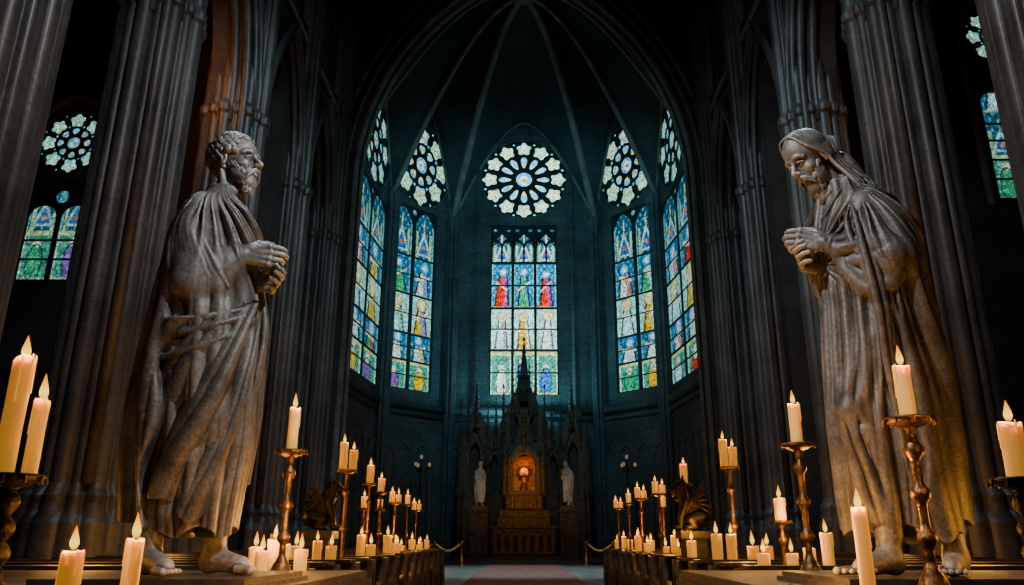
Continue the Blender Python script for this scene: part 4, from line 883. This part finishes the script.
def pinn(x,z0,z1,r,y=.0):
    m=MB(); h=z1-z0
    m.lathe([(r,0),(r,h*.35),(r*1.35,h*.36),(r*1.35,h*.4),(r*.9,h*.42),(r*.1,h*.95),(r*.35,h*.96),(r*.3,h*.985),(.01,h)],8,(x,y,z0))
    for k in range(5):
        for q in range(4):
            a=q*math.pi/2+math.pi/4; zz=z0+h*(.46+.1*k); rr_=r*(.95-.17*k); m.lathe([(.01,-.05),(.05,0),(.04,.06),(.01,.08)],6,(x+rr_*math.cos(a),y+rr_*math.sin(a),zz))
    return m
for x,z0,z1,r in((3.5,0,8.4,.2),(3.1,6.0,8.9,.11),(2.65,7.0,9.6,.13),(2.0,2.5,8.2,.16),(1.55,5.5,8.4,.10),(1.15,3,9.2,.17),(.62,6,10.0,.13),(.3,7.5,10.6,.09)):
    for s in(-1,1): obj('pinnacle',pinn(s*x,z0,z1,r,-.05).mesh('pin',M['reredos']),rd)
obj('spire',pinn(0,8.2,11.9,.26,.1).mesh('spire',M['reredos']),rd)
for s in(-1,1):
    for x,zb,hw,ht in((2.7,5.5,.5,1.5),(1.6,5.0,.36,1.2)): obj('gable',MB().tube([(s*x-hw,-.12,zb),(s*x,-.12,zb+ht),(s*x+hw,-.12,zb)],.06,6).mesh('g',M['dullgold']),rd)
sh=thing('gilded_shrine','glowing gilded shrine with arched niche above the altar','shrine',(0,41.42,1.82))
obj('tier',MB().box(-1.35,1.35,0,1.0,-1.5,.4).box(-1.25,1.25,.05,1.0,.4,.8).box(-.95,.95,.1,1.0,.8,1.5).box(-1.05,1.05,.04,1.0,1.5,1.62).mesh('tier',M['dullgold']),sh)
tp=MB()
for i in range(9): tp.lathe([(.03,0),(.05,.05),(.03,.1),(.03,.5),(.06,.56)],8,(-.8+.2*i,.02,.88))
for z in(.42,.82,1.56): tp.tube([(-1.15,.0,z),(1.15,.0,z)],.035,6)
obj('gilt_ornament',tp.mesh('orn',M['gold'],True),sh)
obj('niche',plate('niche',arch(0,.85,1.62,3.0,1.2,12),[arch(0,.58,1.75,2.95,.80,12)],.45,M['dullgold'],.25,.03),sh)
obj('niche_back',MB().box(-.8,.8,.72,.8,1.62,3.6).mesh('nb',M['gold']),sh)
hl=MB(); 
for k in range(20):
    q=k*math.pi/10; hl.tube([(.24*math.cos(q),.60,2.75+.24*math.sin(q)),((.46+.08*(k%2))*math.cos(q),.58,2.75+(.46+.08*(k%2))*math.sin(q))],[.05,.01],5)
obj('sunburst',hl.mesh('sb',M['gold'],True),sh)
F=Field((-.3,-.3,-.02),(.3,.3,1.2),.02); F.cap((0,0,.05),(0,0,.7),.22,.12,.05); F.ell((0,0,.95),(.1,.1,.13),None,.04); F.cap((-.1,0,.7),(-.05,-.15,.5),.06,.05,.03); F.cap((.1,0,.7),(.05,-.15,.5),.06,.05,.03)
for k in range(8): F.cap((.22*math.cos(k*.78),.22*math.sin(k*.78),0.03),(.12*math.cos(k*.78),.12*math.sin(k*.78),.6),.03,.015,.01)
obj('icon_figure',F.mesh('icon',M['gold']),sh,(0,.42,1.66))
obj('crest',pinn(0,3.9,6.2,.14,.3).mesh('crest',M['dullgold']),sh)
for s in(-1,1): obj('side_pinnacle',pinn(s*1.02,1.6,4.6,.11,.3).mesh('sp',M['dullgold']),sh)
for s in(-1,1):
    obj('altar_pedestal',MB().box(-.5,.5,-.5,.5,0,.25).box(-.44,.44,-.42,.42,.25,2.2).box(-.5,.5,-.48,.48,2.2,2.32).box(-.42,.42,-.36,.36,2.32,2.5).mesh('ap',M['reredos']),None,(s*2.28,41.2,.3),label='dark carved pedestal beside the altar',category='pedestal')
    place(S1 if s<0 else S2,(s*2.28,41.2,2.805),math.radians(-60 if s<0 else 240),1.25,'small pale marble statue of a robed saint on a pedestal',M['marble'],'marble_statue')
    t=thing('lamp_stand','slender dark lamp stand with pale glass globes','lamp',(s*4.75,36.2,0))
    obj('pole',MB().lathe([(.3,0),(.28,.06),(.1,.15),(.05,.4),(.045,4.2),(.08,4.25),(.04,4.3),(.03,4.7)],12).mesh('pole',M['iron'],True),t)
    ar=MB(); 
    for q in(0,2.09,4.18): ar.tube([(0,0,4.2),(.25*math.cos(q),.25*math.sin(q),4.1),(.38*math.cos(q),.38*math.sin(q),4.35)],.025,6)
    obj('arm',ar.mesh('arm',M['iron'],True),t)
    for q in(0,2.09,4.18): obj('globe',MB().lathe([(.03,0),(.06,.04),(.08,.10),(.06,.16),(.02,.19)],12,(.38*math.cos(q),.38*math.sin(q),4.35)).mesh('globe',M['globe'],True),t)
    obj('globe',MB().lathe([(.03,0),(.06,.04),(.08,.10),(.06,.16),(.02,.19)],12,(0,0,4.7)).mesh('globe',M['globe'],True),t)
    pts=[s*2.9,s*4.2,s*5.5]
    for x in pts:
        t=thing('rope_post','short brass post of a rope barrier','post',(x,37.8,0),group='rope barrier posts'); obj('shaft',MB().lathe([(.18,0),(.17,.03),(.05,.06),(.045,.95),(.08,.98),(.08,1.06),(.01,1.10)],12).mesh('rp',M['gold'],True),t)
    for a,b in zip(pts[:-1],pts[1:]):
        a2=a+s*.09; b2=b-s*.09
        obj('barrier_rope',MB().tube([(a2+(b2-a2)*u,37.8,.95-.30*math.sin(math.pi*u)) for u in np.linspace(0,1,13)],.05,6).mesh('rope',M['rope'],True),label='gold rope hanging between barrier posts',category='rope')
    point((s*3.6,36.9,1.5),7,(1,.6,.25),.05)
# ------------------------------------------------------------------ lights
TEAL=(.18,.64,.78)
spot((0,19.5,24.5),(0,46,15.5),13000,TEAL,58,.6,1.0)  # added teal spot for the apse, out of view
spot((0,44.3,6.6),(0,42.0,30),2600,TEAL,150,.6,.5)  # added teal uplight hidden behind the reredos
spot((0,19,21),(0,31,0),26000,(.55,.82,.9),32,.8,1.0)  # added cool spot to lighten the floor, out of view
spot((0,10,26),(0,24,8),2500,(.5,.75,.9),120,.9,2)  # added dim cool fill over the nave, out of view
for s in(-1,1):  # added spots that bring out the nave piers, out of view
    spot((s*1.5,7,16),(s*9.65,17,8),2300 if s<0 else 1900,(.93,.92,.90),70,.8,.12)
    spot((s*1.0,14,20),(s*9.6,26,10),2400,(.6,.82,.95),60,.8,.12)
spot((1.9,2.6,6.8),(-2.1,5,2.9),1850,(.90,.96,1.0),42,.6,.10)  # key, fill and rim spots added for the statues, all out of view
spot((-.6,-.5,5.5),(-2.2,5,2.2),80,(.8,.92,1.0),36,.6,.6)
spot((-1.9,2.6,6.8),(2.35,5,2.9),1650,(.95,.97,1.0),42,.6,.10)
spot((.6,-.5,5.5),(2.4,5,2.2),80,(.85,.92,1.0),36,.6,.6)
spot((-3.2,8,8.6),(-2.2,5,2.6),900,(.50,.85,1.0),40,.6,.2)
spot((3.4,8,8.6),(2.4,5,2.6),900,(.50,.85,1.0),40,.6,.2)
spot((-11.6,17.8,10.5),(-11.2,26,17.5),450,(1,.33,.08),60,.7,.3)
point((-10.4,20.0,15.2),150,(1,.33,.08),.2)
point((12.0,20.0,14.5),60,(1,.4,.15),.3)
for p,e in(((-1.30,5.5,1.25),52),((-1.25,4.3,1.08),24),((-3.2,4.7,1.20),16),((1.40,4.6,1.15),48),((2.3,6.3,1.7),10),((3.25,4.5,1.25),32)): point(p,e,WARM,.08)  # unseen warm fill points added around the statues as extra candle glow
for s in(-1,1):
    point((s*5.2,9.5,1.6),70,WARM,.3); point((s*6.5,14.5,1.6),90,WARM,.4)  # added warm fill for the pier bases, no candle at these points
point((0,41.45,4.8),32,(1,.36,.06),.08)
point((0,39.4,3.4),36,(1,.50,.18),.15)  # warm fill added for altar and reredos, with no lamp there
for s in(-1,1): point((s*2.5,39.6,3.6),24,(1,.64,.36),.15)
w=bpy.data.worlds.new('world'); bpy.context.scene.world=w; w.use_nodes=True
w.node_tree.nodes['Background'].inputs[0].default_value=(.02,.035,.05,1); w.node_tree.nodes['Background'].inputs[1].default_value=.15
cam=bpy.data.cameras.new('camera'); co=bpy.data.objects.new('camera',cam); COL.objects.link(co)
cam.sensor_width=36; cam.lens=27; cam.shift_x=-12/1024; cam.clip_end=200
co.location=(0,0,1.2); co.rotation_euler=(math.radians(90+17.76),0,0)
bpy.context.scene.camera=co
